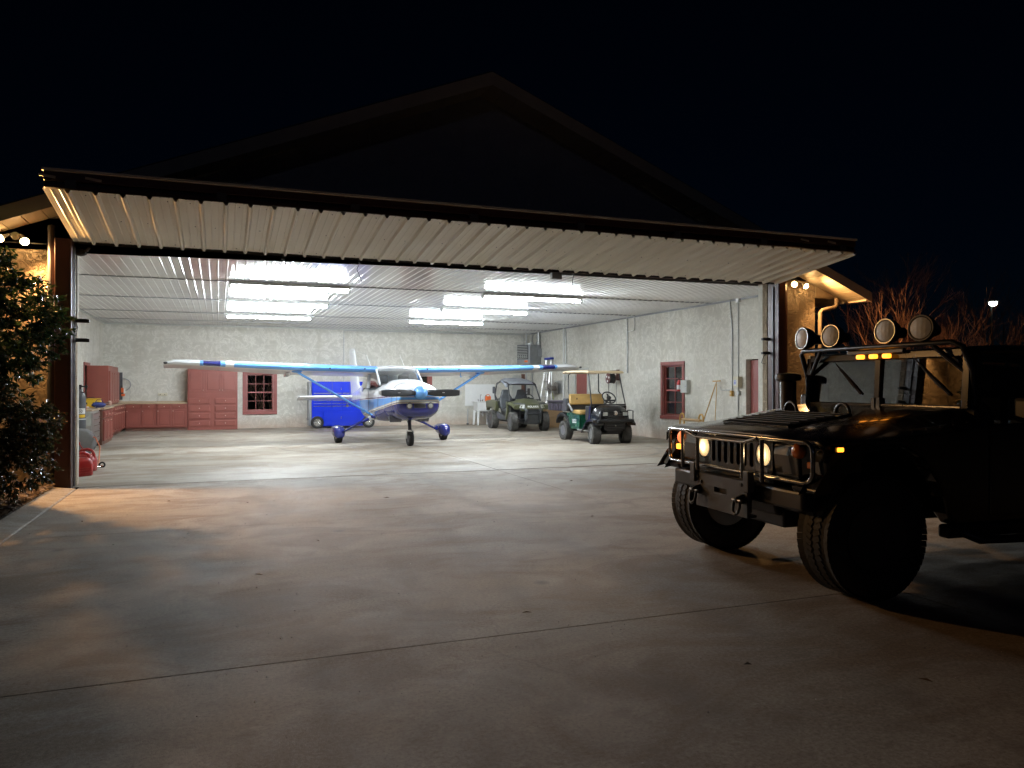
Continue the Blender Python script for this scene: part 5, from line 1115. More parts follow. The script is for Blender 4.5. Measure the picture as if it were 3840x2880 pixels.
# ---- side by side utility vehicle
ut = thing('utility_vehicle', 'olive green side by side utility vehicle with a grey canvas roof at the back', 'utility vehicle', (9.70, 23.85, 0))
M['olive'] = paint('olive_green_body', (.088, .094, .048), .30, var=.15, scale=5, coat=.3); M['utv_grey'] = paint('grey_canvas_roof', (.17, .18, .20), .7, var=.15, scale=6, bump=.1, bscale=60); M['char_plastic'] = paint('charcoal_plastic_trim', (.055, .06, .065), .5, var=.25, scale=10)
for s_ in (-1, 1):
    off_wheel(ut, (s_*.56, 0, .32), .325, .24, s_, 'tyre_dusty', 'dark_grey', 18, R(-6)); off_wheel(ut, (s_*.55, 2.0, .32), .325, .27, s_, 'tyre_dusty', 'dark_grey', 18)
    MB().tube([(s_*.2, .05, .42), (s_*.48, 0, .34)], .02, 6).tube([(s_*.2, -.1, .38), (s_*.48, 0, .30)], .02, 6).tube([(s_*.2, .12, .36), (s_*.48, .03, .30)], .018, 6).build('suspension_arm', 'black_metal', ut)
    MB().cyl((s_*.30, .05, .42), (s_*.26, .08, .82), .03, n=10).build('shock_absorber', 'dark_grey', ut, smooth=40)
    # hood shoulders and fenders
    MB().rings([[(s_*x, y, z) for x, z in ((.28, zz), (.62, zz-.05), (.66, zz-.11), (.60, zz-.18), (.28, zz-.14))] for y, zz in ((-.30, .90), (-.15, .95), (.05, 1.00), (.22, 1.02), (.34, .98))]).build('front_fender', 'olive', ut, smooth=30)
    MB().prism([(.30, .96), (.36, .60), (.44, .36), (1.30, .36), (1.42, .50), (1.36, .62), (.62, .46), (.50, .62), (.46, .96)], 'x', s_*.56, s_*.64).build('side_sill', 'char_plastic', ut, bevel=.015)
    MB().prism([(.30, .98), (.27, .70), (.40, .38), (.47, .38), (.36, .72), (.42, .98)], 'x', s_*.60, s_*.665).build('fender_rear_edge', 'olive', ut, bevel=.01)
    MB().prism([(1.40, .98), (1.50, .62), (1.68, .72), (2.0, .76), (2.32, .72), (2.42, .62), (2.50, .98), (1.9, 1.02)], 'x', s_*.52, s_*.66).build('rear_fender', 'olive', ut, bevel=.02)
    # headlight in charcoal bezel
    bz = MB().hexa([(s_*.26, -.40, .72), (s_*.60, -.20, .74), (s_*.60, -.10, .74), (s_*.26, -.2, .72), (s_*.25, -.34, .92), (s_*.58, -.14, .93), (s_*.58, -.06, .95), (s_*.25, -.17, .95)]).build('headlight_bezel', 'char_plastic', ut, bevel=.015)
    MB().hexa([(s_*.30, -.392, .765), (s_*.53, -.257, .78), (s_*.53, -.235, .78), (s_*.30, -.36, .765), (s_*.28, -.372, .885), (s_*.50, -.242, .885), (s_*.50, -.22, .885), (s_*.28, -.34, .885)]).build('headlight', 'lt_grey', bz, bevel=.01)
    # bumper uprights
    MB().rings([[(s_*x, y, z) for x, y in ((.20, yy), (.29, yy+.02), (.28, yy+.10), (.20, yy+.08))] for yy, z in ((-.40, .74), (-.48, .68), (-.48, .40), (-.38, .26))]).build('bumper_upright', 'char_plastic', ut, bevel=.01)
    # cage
    MB().tube([(s_*.56, .30, 1.0), (s_*.50, .62, 1.56), (s_*.48, .75, 1.61), (s_*.50, 1.3, 1.68), (s_*.54, 1.62, 1.60), (s_*.58, 1.72, 1.2), (s_*.58, 1.60, .85)], .026, 8).build('cage_hoop', 'black_metal', ut, smooth=50)
    MB().tube([(s_*.58, 1.72, 1.2), (s_*.58, 1.0, .62)], .02, 8).build('cage_brace', 'black_metal', ut, smooth=50)
    # seats
    x = s_*.29
    st = bpy.data.objects.new('seat', None); COL.objects.link(st); st.parent = ut; st.location = (x, 0, 0)
    MB().box(-.22, .22, .82, 1.34, .56, .72).build('cushion', 'char_plastic', st, bevel=.05)
    MB().rings([[(wx_*c, y, z) for c, y in ((-1, y0_), (1, y0_), (1, y0_+.1), (-1, y0_+.1))] for wx_, y0_, z in ((.20, 1.26, .66), (.24, 1.30, .85), (.24, 1.35, 1.08), (.17, 1.39, 1.2), (.12, 1.42, 1.38))]).build('backrest', 'char_plastic', st, bevel=.04)
MB().rings([[(x, y, z) for x, z in ((-.40, zz-.05), (-.32, zz), (0, zz+.025), (.32, zz), (.40, zz-.05), (.40, zz-.2), (-.40, zz-.2))] for y, zz in ((-.34, .88), (-.26, .93), (-.08, 1.0), (.15, 1.05), (.32, 1.06))]).build('hood', 'olive', ut, smooth=30)
MB().hexa([(-.24, -.42, .74), (.24, -.42, .74), (.24, -.30, .74), (-.24, -.30, .74), (-.26, -.35, .875), (.26, -.35, .875), (.26, -.23, .90), (-.26, -.23, .90)]).build('nose_panel', 'olive', ut, bevel=.012)
text_mesh('hood_letters', 'POLARIS', .092, 'white_plastic', ut, basis((1, 0, 0), (0, .45, .89), (.0, -.402, .818)), .002, 1.12, .003)
MB().box(-.24, .24, -.40, -.23, .62, .735).build('grille', 'black_plastic', ut, bevel=.01)
for k in range(2): MB().box(-.22, .22, -.415, -.401, .645+k*.04, .66+k*.04).build('grille_bar', 'char_plastic', ut)
MB().tube([(-.27, -.47, .60), (.27, -.47, .60)], .028, 8).build('bumper_bar', 'char_plastic', ut, smooth=50)
MB().hexa([(-.22, -.34, .24), (.22, -.34, .24), (.22, -.1, .22), (-.22, -.1, .22), (-.24, -.44, .56), (.24, -.44, .56), (.24, -.2, .60), (-.24, -.2, .60)]).build('skid_plate', 'char_plastic', ut, bevel=.015)
MB().box(-.30, .30, -.3, 2.3, .26, .40).box(-.25, .25, .2, 2.2, .40, .56).build('chassis', 'black_metal', ut, bevel=.01)
MB().box(-.56, .56, .32, 1.35, .36, .40).build('floor_pan', 'char_plastic', ut)
MB().box(-.50, .50, .34, .46, .42, 1.03).build('dashboard', 'char_plastic', ut, bevel=.03)
MB().box(-.60, .60, 1.55, 2.65, .72, .98).build('cargo_box', 'char_plastic', ut, bevel=.02)
MB().box(-.56, .56, 1.70, 1.74, 1.02, 1.06).build('cage_crossbar', 'black_metal', ut)
MB().tube([(-.50, .62, 1.56), (.50, .62, 1.56)], .024, 8).build('windshield_header', 'black_metal', ut, smooth=50)
MB().tube([(-.54, .31, 1.03), (.54, .31, 1.03)], .02, 8).build('windshield_base', 'black_metal', ut, smooth=50)
M['utv_screen'] = thin_glass('scratched_utv_windshield', (.86, .88, .90), 1.3, .12)
MB().grid([[(-.53, .32, 1.05), (.53, .32, 1.05)], [(-.48, .61, 1.54), (.48, .61, 1.54)]]).build('windshield', 'utv_screen', ut)
box('windshield_strip', 'alu', (-.26, .30, .285, .295, 1.045, 1.062), ut)
rf = []
for j in range(9):
    y = .60+j*.135; zz = 1.585+.19*math.sin(min(1, j/5.)*math.pi/2) - max(0, j-6)*.06
    rf.append([(-.56+1.12*i/10, y, zz - .13*abs(-1+2*i/10)**4 - .03*math.cos(i*1.9)*math.sin(j*1.1) - (.02 if 2 < i < 8 and 1 < j < 6 else 0)) for i in range(11)])
MB().grid(rf).build('canvas_roof', 'utv_grey', ut, smooth=70, solid=.02)
sw = bpy.data.objects.new('steering_wheel', None); COL.objects.link(sw); sw.parent = ut; sw.location = (.28, .66, 1.08); sw.rotation_euler = (R(55), 0, 0)
MB().tube([(.17*math.cos(q), .17*math.sin(q), 0) for q in (2*math.pi*k/24 for k in range(24))], .018, 8, closed=True).build('rim', 'black_plastic', sw, smooth=60)
MB().lathe([(.0, -.02), (.05, -.02), (.05, .01), (0, .01)], n=12).obox((0, 0, -.01), (.32, .04, .012), Matrix.Identity(3)).cyl((0, 0, -.02), (0, 0, -.3), .02, n=8).build('hub', 'black_plastic', sw, smooth=40)
for s_, zz in ((-1, 1.36), (1, 1.30)):
    MB().tube([(s_*.56, 1.68, zz), (s_*.68, 1.62, zz)], .012, 6).build('mirror_arm', 'black_metal', ut)
    MB().box(s_*.66-.05, s_*.66+.05, 1.58, 1.63, zz-.12, zz+.12).build('rear_pod', 'dark_grey', ut, bevel=.02)

# ------------------------------------------------------------------ big black off road truck (faces -x, its left side towards us)
tk = thing('black_truck', 'black wide four wheel drive truck with lit headlights and roof lamps at the right', 'truck', (4.335, 5.12, 0), math.pi-R(3.2))
M['truck_black'] = paint('gloss_black_truck_paint', (.010, .010, .011), .24, var=.3, scale=3, coat=.8)
M['truck_satin'] = paint('satin_black_steel', (.014, .014, .015), .38, var=.3, scale=8, bump=.03, bscale=80)
M['plate_grey'] = paint('satin_charcoal_bumper_plate', (.045, .045, .048), .40, var=.2, scale=5, bump=.04, bscale=90)
M['guard'] = paint('polished_black_tube', (.30, .30, .30), .20, metal=.95, var=.1, coat=.5)
M['truck_trim'] = paint('black_windscreen_trim', (.007, .007, .008), .22, var=.2, spec=.18)
M['amber'] = paint('unlit_amber_lens', (.55, .14, .015), .2, var=.1, coat=.4)
M['amber_lit'] = emit('lit_amber_lens', (1.0, .30, .02), 3.6); M['amber_dim'] = emit('glowing_amber_turn_lens', (1.0, .20, .03), 1.1)
def head_lens():
    t = NT('lit_headlight_lens'); p = t.pos(True); x, y, z = t.sep(p)
    dy = t.math('SUBTRACT', t.math('ABSOLUTE', y), .415); dz = t.math('SUBTRACT', z, .985)
    d = t.math('SQRT', t.math('ADD', t.math('MULTIPLY', dy, dy), t.math('MULTIPLY', dz, dz)))
    core = t.ramp(t.math('MULTIPLY', d, 10), [(0, 1.), (.22, .45), (.5, .14), (.85, .05)])
    fl = t.math('MULTIPLY_ADD', t.math('SINE', t.math('MULTIPLY', y, 420)), .35, .75); nz = t.math('MULTIPLY_ADD', t.noise(p, 45, 3), .9, .55)
    st = t.math('MULTIPLY', t.math('MULTIPLY', core, 16.0), t.math('MULTIPLY', fl, nz))
    t.set(col=(.7, .7, .65), emit=(1.0, .66, .30), estr=st, rough=.15, coat=.5); return t.m
M['head_lit'] = head_lens()
M['truck_glass'] = thin_glass('truck_window_glass', (.10, .11, .11), 3.2, .012)
# the body side panels with wheel arches (local x forward, y left)
def arch(cx, r, z0, a0, a1, n=12): return [(cx + r*math.cos(R(a0+(a1-a0)*k/n)), z0 + r*math.sin(R(a0+(a1-a0)*k/n))) for k in range(n+1)]
prof = [(.44, .80), (.46, .98), (.42, 1.06), (-.92, 1.22), (-3.85, 1.26), (-3.88, .70), (-3.84, .62)] + arch(-3.30, .56, .50, 165, 12)[1:] + [(-2.72, .50), (-.66, .50)] + arch(0, .60, .50, 172, 28) 
for s_ in (-1, 1):
    MB().prism(prof, 'y', s_*.93, s_*1.07).build('body_side', 'truck_black', tk, bevel=.02)
    MB().prism([(-.98, .56), (-.98, 1.21), (-2.02, 1.235), (-2.02, .56)], 'y', s_*1.071, s_*1.083).build('door', 'truck_black', tk, bevel=.01)
    MB().prism([(-2.06, .56), (-2.06, 1.236), (-2.68, 1.245), (-2.72, .58)], 'y', s_*1.071, s_*1.083).build('rear_door', 'truck_black', tk, bevel=.01)
    MB().box(-1.86, -1.74, s_*1.084, s_*1.105, .86, .91).build('door_handle', 'plate_grey', tk, bevel=.008)
    MB().box(-.62, -2.7, s_*.95, s_*1.05, .40, .498).build('rocker', 'truck_satin', tk, bevel=.02)
    MB().tube([(-.75, s_*1.0, .45), (-.82, s_*1.13, .40), (-1.5, s_*1.15, .385), (-1.7, s_*1.15, .34), (-2.4, s_*1.15, .34), (-2.6, s_*1.0, .45)], .032, 8).build('side_step', 'truck_satin', tk, smooth=50)
    # rivets along the fender crease
    for k in range(9): MB().ball((.20-k*.125, s_*1.04, 1.12+k*.0145), .007, 6, 4).build('rivet', 'plate_grey', tk)
    # upper cab: door frame uprights, side windows, rear quarter
    MB().prism([(-.96, 1.24), (-1.04, 1.74), (-1.10, 1.74), (-1.03, 1.24)], 'y', s_*.875, s_*.925).build('a_pillar', 'truck_black', tk, bevel=.012)
    MB().prism([(-1.98, 1.24), (-1.98, 1.74), (-2.08, 1.74), (-2.08, 1.24)], 'y', s_*.885, s_*.925).build('b_pillar', 'truck_black', tk, bevel=.01)
    MB().prism([(-2.72, 1.25), (-2.72, 1.76), (-3.80, 1.70), (-3.85, 1.25)], 'y', s_*.875, s_*.925).build('rear_quarter', 'truck_satin', tk, bevel=.012)
    MB().grid([[(-1.04, s_*.90, 1.24), (-1.98, s_*.90, 1.24)], [(-1.10, s_*.90, 1.74), (-1.98, s_*.90, 1.74)]]).build('side_window', 'truck_glass', tk)
    MB().grid([[(-2.08, s_*.90, 1.24), (-2.72, s_*.90, 1.25)], [(-2.08, s_*.90, 1.74), (-2.72, s_*.90, 1.75)]]).build('side_window', 'truck_glass', tk)
    m_ = MB().box(-1.22, -1.16, s_*1.10, s_*1.26, 1.24, 1.42).build('mirror', 'truck_satin', tk, bevel=.03); MB().tube([(-1.12, s_*1.02, 1.26), (-1.19, s_*1.12, 1.28)], .014, 6).build('mirror_arm', 'truck_satin', m_)
    box('mirror_glass', 'chrome', (-1.2245, -1.2205, s_*1.12, s_*1.24, 1.26, 1.40), m_)
MB().box(-3.85, -.97, -.96, .96, .55, .60).build('floor_pan', 'truck_satin', tk); MB().box(-3.86, -3.80, -.93, .93, .60, 1.70).build('rear_panel', 'truck_satin', tk, bevel=.01)
MB().box(-.96, -.90, -.925, .925, .55, 1.20).build('firewall', 'truck_satin', tk)
MB().box(-3.9, .30, -.42, .42, .42, .56).box(-.06, .06, -.62, .62, .40, .50).box(-3.36, -3.24, -.62, .62, .40, .50).build('chassis', 'truck_satin', tk, bevel=.02)
MB().box(-.88, .30, -.60, .60, .56, 1.02).build('engine_bay', 'truck_satin', tk, bevel=.02)
MB().prism([(.35, .52), (.42, .78), (.0, .78), (-.9, .55), (-.9, .40), (-.2, .40)], 'y', -.40, .40).build('skid_guard', 'truck_satin', tk, bevel=.02)
for s_ in (-1, 1): MB().tube([(-.1, s_*.35, .48), (0, s_*.70, .46)], .05, 8).tube([(.12, s_*.38, .58), (.02, s_*.72, .56)], .035, 8).tube([(-.85, s_*.42, .46), (-.05, s_*.66, .40)], .045, 8).build('control_arm', 'truck_satin', tk, smooth=50)
# hood surface
def hood_row(lx, zc, zs, zo, hw):
    return [(lx, y, z) for y, z in ((-1.06, zo-.07), (-1.055, zo), (-1.0, zo+.03), (-hw-.06, zs-.012), (-hw, zs), (-.45, zc-.004), (0, zc), (.45, zc-.004), (hw, zs), (hw+.06, zs-.012), (1.0, zo+.03), (1.055, zo), (1.06, zo-.07))]
MB().grid([hood_row(.475, 1.105, 1.09, 1.065, .66), hood_row(.46, 1.135, 1.12, 1.09, .66), hood_row(.40, 1.155, 1.14, 1.105, .67), hood_row(.10, 1.205, 1.19, 1.12, .70), hood_row(-.3, 1.262, 1.25, 1.15, .75), hood_row(-.7, 1.31, 1.30, 1.18, .80), hood_row(-.93, 1.332, 1.325, 1.205, .84)]).build('hood', 'truck_black', tk, smooth=35, solid=.018)
# cowl shelf at the windscreen
MB().box(-1.02, -.93, -1.0, 1.0, 1.20, 1.325).build('cowl_top', 'truck_black', tk, bevel=.015)
# hood louvre vent
vz = lambda lx: 1.205 + (.10-lx)*.1425
vt = MB().hexa([(.26, -.42, vz(.26)-.01), (.26, .42, vz(.26)-.01), (-.30, .42, vz(-.30)-.01), (-.30, -.42, vz(-.30)-.01), (.26, -.42, vz(.26)+.006), (.26, .42, vz(.26)+.006), (-.30, .42, vz(-.30)+.006), (-.30, -.42, vz(-.30)+.006)]).build('hood_vent', 'black_rubber', tk)
for k in range(7):
    lx = .22-k*.078; MB().obox((lx, 0, vz(lx)+.022), (.042, .83, .007), Matrix.Rotation(R(-22), 3, 'Y')).build('louver', 'plate_grey', vt, bevel=.002)
MB().tube([(.27, -.43, vz(.27)+.012), (.27, .43, vz(.27)+.012), (-.31, .43, vz(-.31)+.012), (-.31, -.43, vz(-.31)+.012)], .011, 6, closed=True).build('vent_frame', 'truck_black', vt)
for y in (-.38, .26): MB().tube([(-.38, y-.08*math.cos(q), vz(-.38)+.085*math.sin(q)) for q in (math.pi*k/12 for k in range(13))], .015, 8).build('lifting_loop', 'truck_satin', tk, smooth=60)
for s_ in (-1, 1): MB().lathe([(.02, 0), (.022, .02), (.012, .028)], (.18, s_*.80, 1.13), (0, 0, 1), 10).build('hood_latch', 'chrome', tk, smooth=50)
# front fascia: panel with seven slots, headlight buckets
def slot_cell(mb, y0, y1, z0, z1, sy, szb, szt, x):
    yc = (y0+y1)/2; inner = []; outer = []; n = 6
    pts = [(yc+sy*math.cos(R(a)), szb+sy*math.sin(R(a))) for a in [180+180*k/n for k in range(n+1)]] + [(yc+sy*math.cos(R(a)), szt+sy*math.sin(R(a))) for a in [180*k/n for k in range(n+1)]]
    N_ = len(pts); out = []
    for (py, pz) in pts:
        d = Vector((py-yc, pz-(z0+z1)/2)); 
        tx = ((y1-yc)/abs(d.x)) if abs(d.x) > 1e-6 else 1e9; tz = ((z1-z0)/2/abs(d.y)) if abs(d.y) > 1e-6 else 1e9
        k = min(tx, tz); out.append((yc+d.x*k, (z0+z1)/2+d.y*k))
    vs = [(x, *o_) for o_ in out] + [(x, *p_) for p_ in pts] + [(x-.03, *p_) for p_ in pts]
    mb.add(vs, [(i, (i+1) % N_, N_+(i+1) % N_, N_+i) for i in range(N_)] + [(N_+i, N_+(i+1) % N_, 2*N_+(i+1) % N_, 2*N_+i) for i in range(N_)])
mb = MB(); gw = .088
for k in range(7): slot_cell(mb, -.308+k*gw, -.308+(k+1)*gw, .84, 1.085, .027, .90, 1.04, .478)
gr = mb.build('grille', 'plate_grey', tk, smooth=30)
for k in range(8): MB().box(.44, .455, -.308+k*gw-.004 if k else -.308, -.308+k*gw+.004, .85, 1.08).build('grille_rib', 'truck_satin', gr)
box('radiator_mesh', 'black_rubber', (.40, .43, -.31, .31, .83, 1.09), tk)
for s_ in (-1, 1):
    # headlight surround plate with round hole
    mb = MB(); n = 24; yc = s_*.415; zc = .985; ins = []; outs = []
    for k in range(n):
        a = 2*math.pi*k/n; c, q = math.cos(a), math.sin(a); ins.append((.478, yc+.098*c, zc+.098*q)); m2 = max(abs(c)/.107, abs(q)/.122); outs.append((.478, yc+c/m2, zc+q/m2-(.023 if q < 0 else .0)))
    mb.rings([outs, ins, [(.44, y, z) for _, y, z in ins]], True, False, False).build('headlight_panel', 'truck_black', tk, smooth=30)
    hl = MB().lathe([(.098, 0), (.094, .02), (.085, .03), (.085, -.03), (0, -.03)], (.45, yc, zc), (1, 0, 0), 24).build('headlight_ring', 'chrome', tk, smooth=40)
    MB().lathe([(.084, 0), (.075, .016), (.05, .026), (0, .03)], (.462, yc, zc), (1, 0, 0), 24).build('headlight_lens', 'head_lit', hl, smooth=60)
    L = bpy.data.lights.new('headlight_beam', 'SPOT'); L.energy = 12; L.color = (1.0, .74, .42); L.spot_size = R(110); L.spot_blend = 1.0; L.shadow_soft_size = .06
    lo = bpy.data.objects.new('headlight_beam', L); COL.objects.link(lo); lo.parent = tk; lo.location = (.56, yc, zc); lo.rotation_euler = Vector((1, 0, -.10)).to_track_quat('-Z', 'Y').to_euler()
    # outer front: fender box with turn lamp and marker
    MB().prism([(.46, .84), (.478, 1.0), (.465, 1.085), (.30, 1.085), (.30, .84)], 'y', s_*.525, s_*.80).build('front_panel', 'truck_black', tk, bevel=.012)
    MB().hexa([(.20, s_*.80, .86), (.45, s_*.80, .86), (.36, s_*1.06, .90), (.15, s_*1.06, .90), (.20, s_*.80, 1.09), (.465, s_*.80, 1.09), (.39, s_*1.055, 1.075), (.15, s_*1.055, 1.075)]).build('fender_corner', 'truck_black', tk, bevel=.015)
    tl = MB().lathe([(.0, 0), (.055, 0), (.053, .03), (.035, .045), (0, .05)], (.452, s_*.795, 1.04), (1, s_*.10, .05), 18).build('turn_lamp', 'amber_dim' if s_ < 0 else 'amber', tk, smooth=50)
    MB().box(.36, .455, s_*.87, s_*.925, .925, .972).build('corner_marker', 'amber_lit' if s_ < 0 else 'amber', tk, bevel=.008)
    MB().prism([(.34, .84), (.52, .80), (.50, .76), (.30, .78)], 'y', s_*.78, s_*1.05).build('fender_lip', 'truck_satin', tk, bevel=.01)
    sm = MB().box(.32, .40, s_*1.071, s_*1.084, 1.05, 1.09).build('side_marker_base', 'truck_satin', tk, bevel=.004); MB().box(.335, .385, s_*1.0845, s_*1.10, 1.055, 1.085).build('side_marker', 'amber_lit', sm, bevel=.006)
MB().box(.30, .47, -.52, .52, .77, .835).build('lower_grille_beam', 'truck_satin', tk, bevel=.012)
# bumper: main beam with winch plate and shackles
MB().box(.34, .50, -.88, .88, .62, .76).build('bumper_beam', 'truck_satin', tk, bevel=.02)
bp = MB(); 
def plate_with_slot(mb, x0, x1):
    ys_ = [-.36, -.09, .09, .36]; zs_ = [.50, .645, .685, .775]
    for i in range(3):
        for j in range(3):
            if i == 1 and j == 1: continue
            mb.box(x0, x1, ys_[i], ys_[i+1], zs_[j], zs_[j+1])
plate_with_slot(bp, .56, .585); bp.box(.50, .56, -.36, .36, .745, .775).box(.50, .56, -.36, .36, .50, .52)
bpo = bp.build('winch_plate', 'plate_grey', tk)
box('winch_drum', 'black_rubber', (.50, .555, -.30, .30, .53, .74), tk)
for y in (-.31, .31):
    MB().prism([(.585, .60), (.655, .615), (.66, .655), (.585, .68)], 'y', y-.014, y+.014).build('shackle_tab', 'truck_satin', bpo, bevel=.004)
    MB().tube([(.64, y-.032, .635), (.645, y-.042, .59), (.655, y-.035, .545), (.66, y, .525), (.655, y+.035, .545), (.645, y+.042, .59), (.64, y+.032, .635)], .012, 8).build('shackle', 'truck_satin', bpo, smooth=60)
    MB().cyl((.64, y-.055, .635), (.64, y+.055, .635), .013, n=8).build('shackle_pin', 'chrome', bpo, smooth=50)
    for dz in (.05, .09): MB().cyl((.585, y+(.03 if dz < .06 else -.02), .655+dz), (.597, y+(.03 if dz < .06 else -.02), .655+dz), .014, n=6).build('bolt', 'truck_satin', bpo)
# brush guard of bent tube
gd = bpy.data.objects.new('brush_guard', None); COL.objects.link(gd); gd.parent = tk
def rrect(x, y0, y1, z0, z1, r, n=5):
    out = []
    for cy, cz, a0 in ((y1-r, z1-r, 0), (y0+r, z1-r, 90), (y0+r, z0+r, 180), (y1-r, z0+r, 270)):
        for k in range(n+1): a = R(a0+90*k/n); out.append((x, cy+r*math.cos(a), cz+r*math.sin(a)))
    return out
MB().tube([(x_ - .10*max(0, abs(y)-.55)/.4, y, z - (.055 if z > 1.0 and abs(y) < .33 else 0)) for x_, y, z in rrect(.60, -.95, .98, .83, 1.115, .07)], .0165, 8, closed=True).build('guard_loop', 'guard', gd, smooth=60)
MB().tube([(.60, -.50, 1.115), (.60, -.34, 1.075), (.60, .34, 1.075), (.60, .50, 1.115)], .014, 8).build('guard_rail', 'guard', gd, smooth=60)
for y in (-.56, -.32, .32, .56): MB().tube([(.598, y, 1.11 if abs(y) > .5 else 1.075), (.598, y, .80)], .0165, 8).build('guard_upright', 'guard', gd, smooth=60)
for y in (-.38, .38): MB().box(.56, .615, y-.035, y+.035, .70, .86).build('guard_bracket', 'plate_grey', gd, bevel=.006)
# windscreen: frame, two panes, divider, wipers
fr_ = MB()
lx0, lx1 = -.965, -.990
for y in (-.88, .0, .88):
    fr_.hexa([(lx0+.012, y-.035, 1.325), (lx0+.012, y+.035, 1.325), (lx0-.05, y+.035, 1.325), (lx0-.05, y-.035, 1.325), (lx1+.012, y-.035, 1.765), (lx1+.012, y+.035, 1.765), (lx1-.05, y+.035, 1.765), (lx1-.05, y-.035, 1.765)])
fr_.hexa([(lx1+.022, -.845, 1.725), (lx1+.022, .845, 1.725), (lx1-.04, .845, 1.725), (lx1-.04, -.845, 1.725), (lx1+.014, -.875, 1.79), (lx1+.014, .875, 1.79), (lx1-.05, .875, 1.79), (lx1-.05, -.875, 1.79)])
fr_.hexa([(lx0+.014, -.845, 1.326), (lx0+.014, .845, 1.326), (lx0-.04, .845, 1.326), (lx0-.04, -.845, 1.326), (lx0+.010, -.845, 1.352), (lx0+.010, .845, 1.352), (lx0-.045, .845, 1.352), (lx0-.045, -.845, 1.352)])
wf = fr_.build('windscreen_frame', 'truck_trim', tk, bevel=.008)
for s_ in (-1, 1):
    MB().grid([[(lx0-.01, s_*.035, 1.35), (lx0-.01, s_*.845, 1.35)], [(lx1-.01, s_*.035, 1.726), (lx1-.01, s_*.845, 1.726)]]).build('windscreen', 'truck_glass', tk)
    yb = .36 if s_ > 0 else -.57
    w_ = MB().tube([(-1.01, yb, 1.73), (-.985, yb+.16, 1.60), (-.975, yb+.26, 1.52)], .008, 6).build('wiper_arm', 'truck_satin', tk)
    MB().tube([(-.99, yb+.10, 1.65), (-.968, yb+.38, 1.43)], .010, 6).tube([(-.99, yb+.16, 1.60), (-.972, yb+.30, 1.49)], .014, 6).build('wiper_blade', 'black_rubber', w_)
    MB().box(-.99, -.945, s_*.03-.02, s_*.03+.02, 1.335, 1.40).build('frame_hinge', 'truck_satin', tk, bevel=.004)
# roof and interior
MB().rings([[(lx, y, z) for y, z in ((-.93, zb), (.93, zb), (.93, zb+.03), (.86, zb+.06), (-.86, zb+.06), (-.93, zb+.03))] for lx, zb in ((-1.06, 1.745), (-1.3, 1.755), (-2.6, 1.765), (-3.6, 1.75), (-3.85, 1.68))]).build('roof', 'truck_satin', tk, bevel=.015)
MB().box(-1.22, -1.02, -.92, .92, 1.10, 1.30).build('dashboard', 'truck_satin', tk, bevel=.03)
for x_ in (-1.75, -2.65):
    for s_ in (-1, 1): MB().box(x_-.26, x_+.24, s_*.62-.25, s_*.62+.25, .80, .95).box(x_-.34, x_-.22, s_*.62-.24, s_*.62+.24, .95, 1.42).box(x_-.34, x_-.25, s_*.62-.12, s_*.62+.12, 1.42, 1.60).build('seat', 'truck_satin', tk, bevel=.04)
MB().tube([(-1.30+.0, .62+.19*math.cos(q), 1.24+.16*math.sin(q)) for q in (2*math.pi*k/24 for k in range(24))], .014, 6, closed=True).build('steering_wheel', 'black_plastic', tk, smooth=60)
MB().box(-1.10, -1.02, -.55, -.05, 1.302, 1.316).build('dash_papers', 'counter', tk)
# marker lamps
mk = MB().box(-.965, -.93, -.32, .32, 1.775, 1.815).build('marker_bar', 'truck_satin', tk, bevel=.006)
for y in (-.15, 0, .15): MB().box(-.95, -.905, y-.034, y+.034, 1.735, 1.773).build('marker_lamp', 'amber_lit', mk, bevel=.010)
# light bar and four round lamps
MB().tube([(-1.02, -.93, 1.40), (-.99, -.93, 1.62), (-.93, -.93, 1.80), (-.90, -.87, 1.835), (-.90, .82, 1.835), (-.93, .89, 1.80), (-.99, .92, 1.62), (-1.01, .92, 1.36)], .022, 8).build('light_bar', 'truck_satin', tk, smooth=50)
for s_ in (-1, 1): MB().tube([(-.90, s_*.62, 1.835), (-1.0, s_*.89, 1.58)], .02, 8).build('light_bar_brace', 'truck_satin', tk, smooth=50)
def lens_mat():
    t = NT('fluted_lamp_lens'); p = t.pos(True); x, y, z = t.sep(p)
    w1 = t.math('SINE', t.math('MULTIPLY', y, 180)); n = t.noise(p, 18, 4, .6)
    c = t.mix(t.ramp(n, [(.3, 0.), (.7, 1.)]), (.66, .69, .70), (.88, .90, .90)); t.set(col=c, rough=.5, metal=0, coat=.12); t.bump(w1, .12, .004); return t.m
M['lens'] = lens_mat()
for i, (y, yaw) in enumerate(((-.83, -5), (-.45, 8), (.20, 6), (.56, 14))):
    e = bpy.data.objects.new('roof_lamp', None); COL.objects.link(e); e.parent = tk; e.location = (-.90, y, 1.955); e.rotation_euler = (0, R(-3), R(yaw))
    MB().lathe([(.103, .045), (.108, .03), (.105, 0), (.085, -.05), (.05, -.09), (.045, -.17), (0, -.175)], (0, 0, 0), (1, 0, 0), 26).build('lamp_shell', 'black_plastic', e, smooth=40)
    MB().tube([(.045, .10*math.cos(q), .10*math.sin(q)) for q in (2*math.pi*k/28 for k in range(28))], .006, 6, closed=True).build('lamp_ring', 'steel', e, smooth=60)
    MB().lathe([(.096, .04), (.07, .052), (.03, .058), (0, .06)], (0, 0, 0), (1, 0, 0), 26).build('lamp_lens', 'lens', e, smooth=60)
    MB().box(-.05, .0, -.03, .03, -.13, -.09).cyl((-.02, 0, -.13), (-.02, 0, -.105), .03, n=8).build('lamp_mount', 'truck_satin', e, bevel=.005)
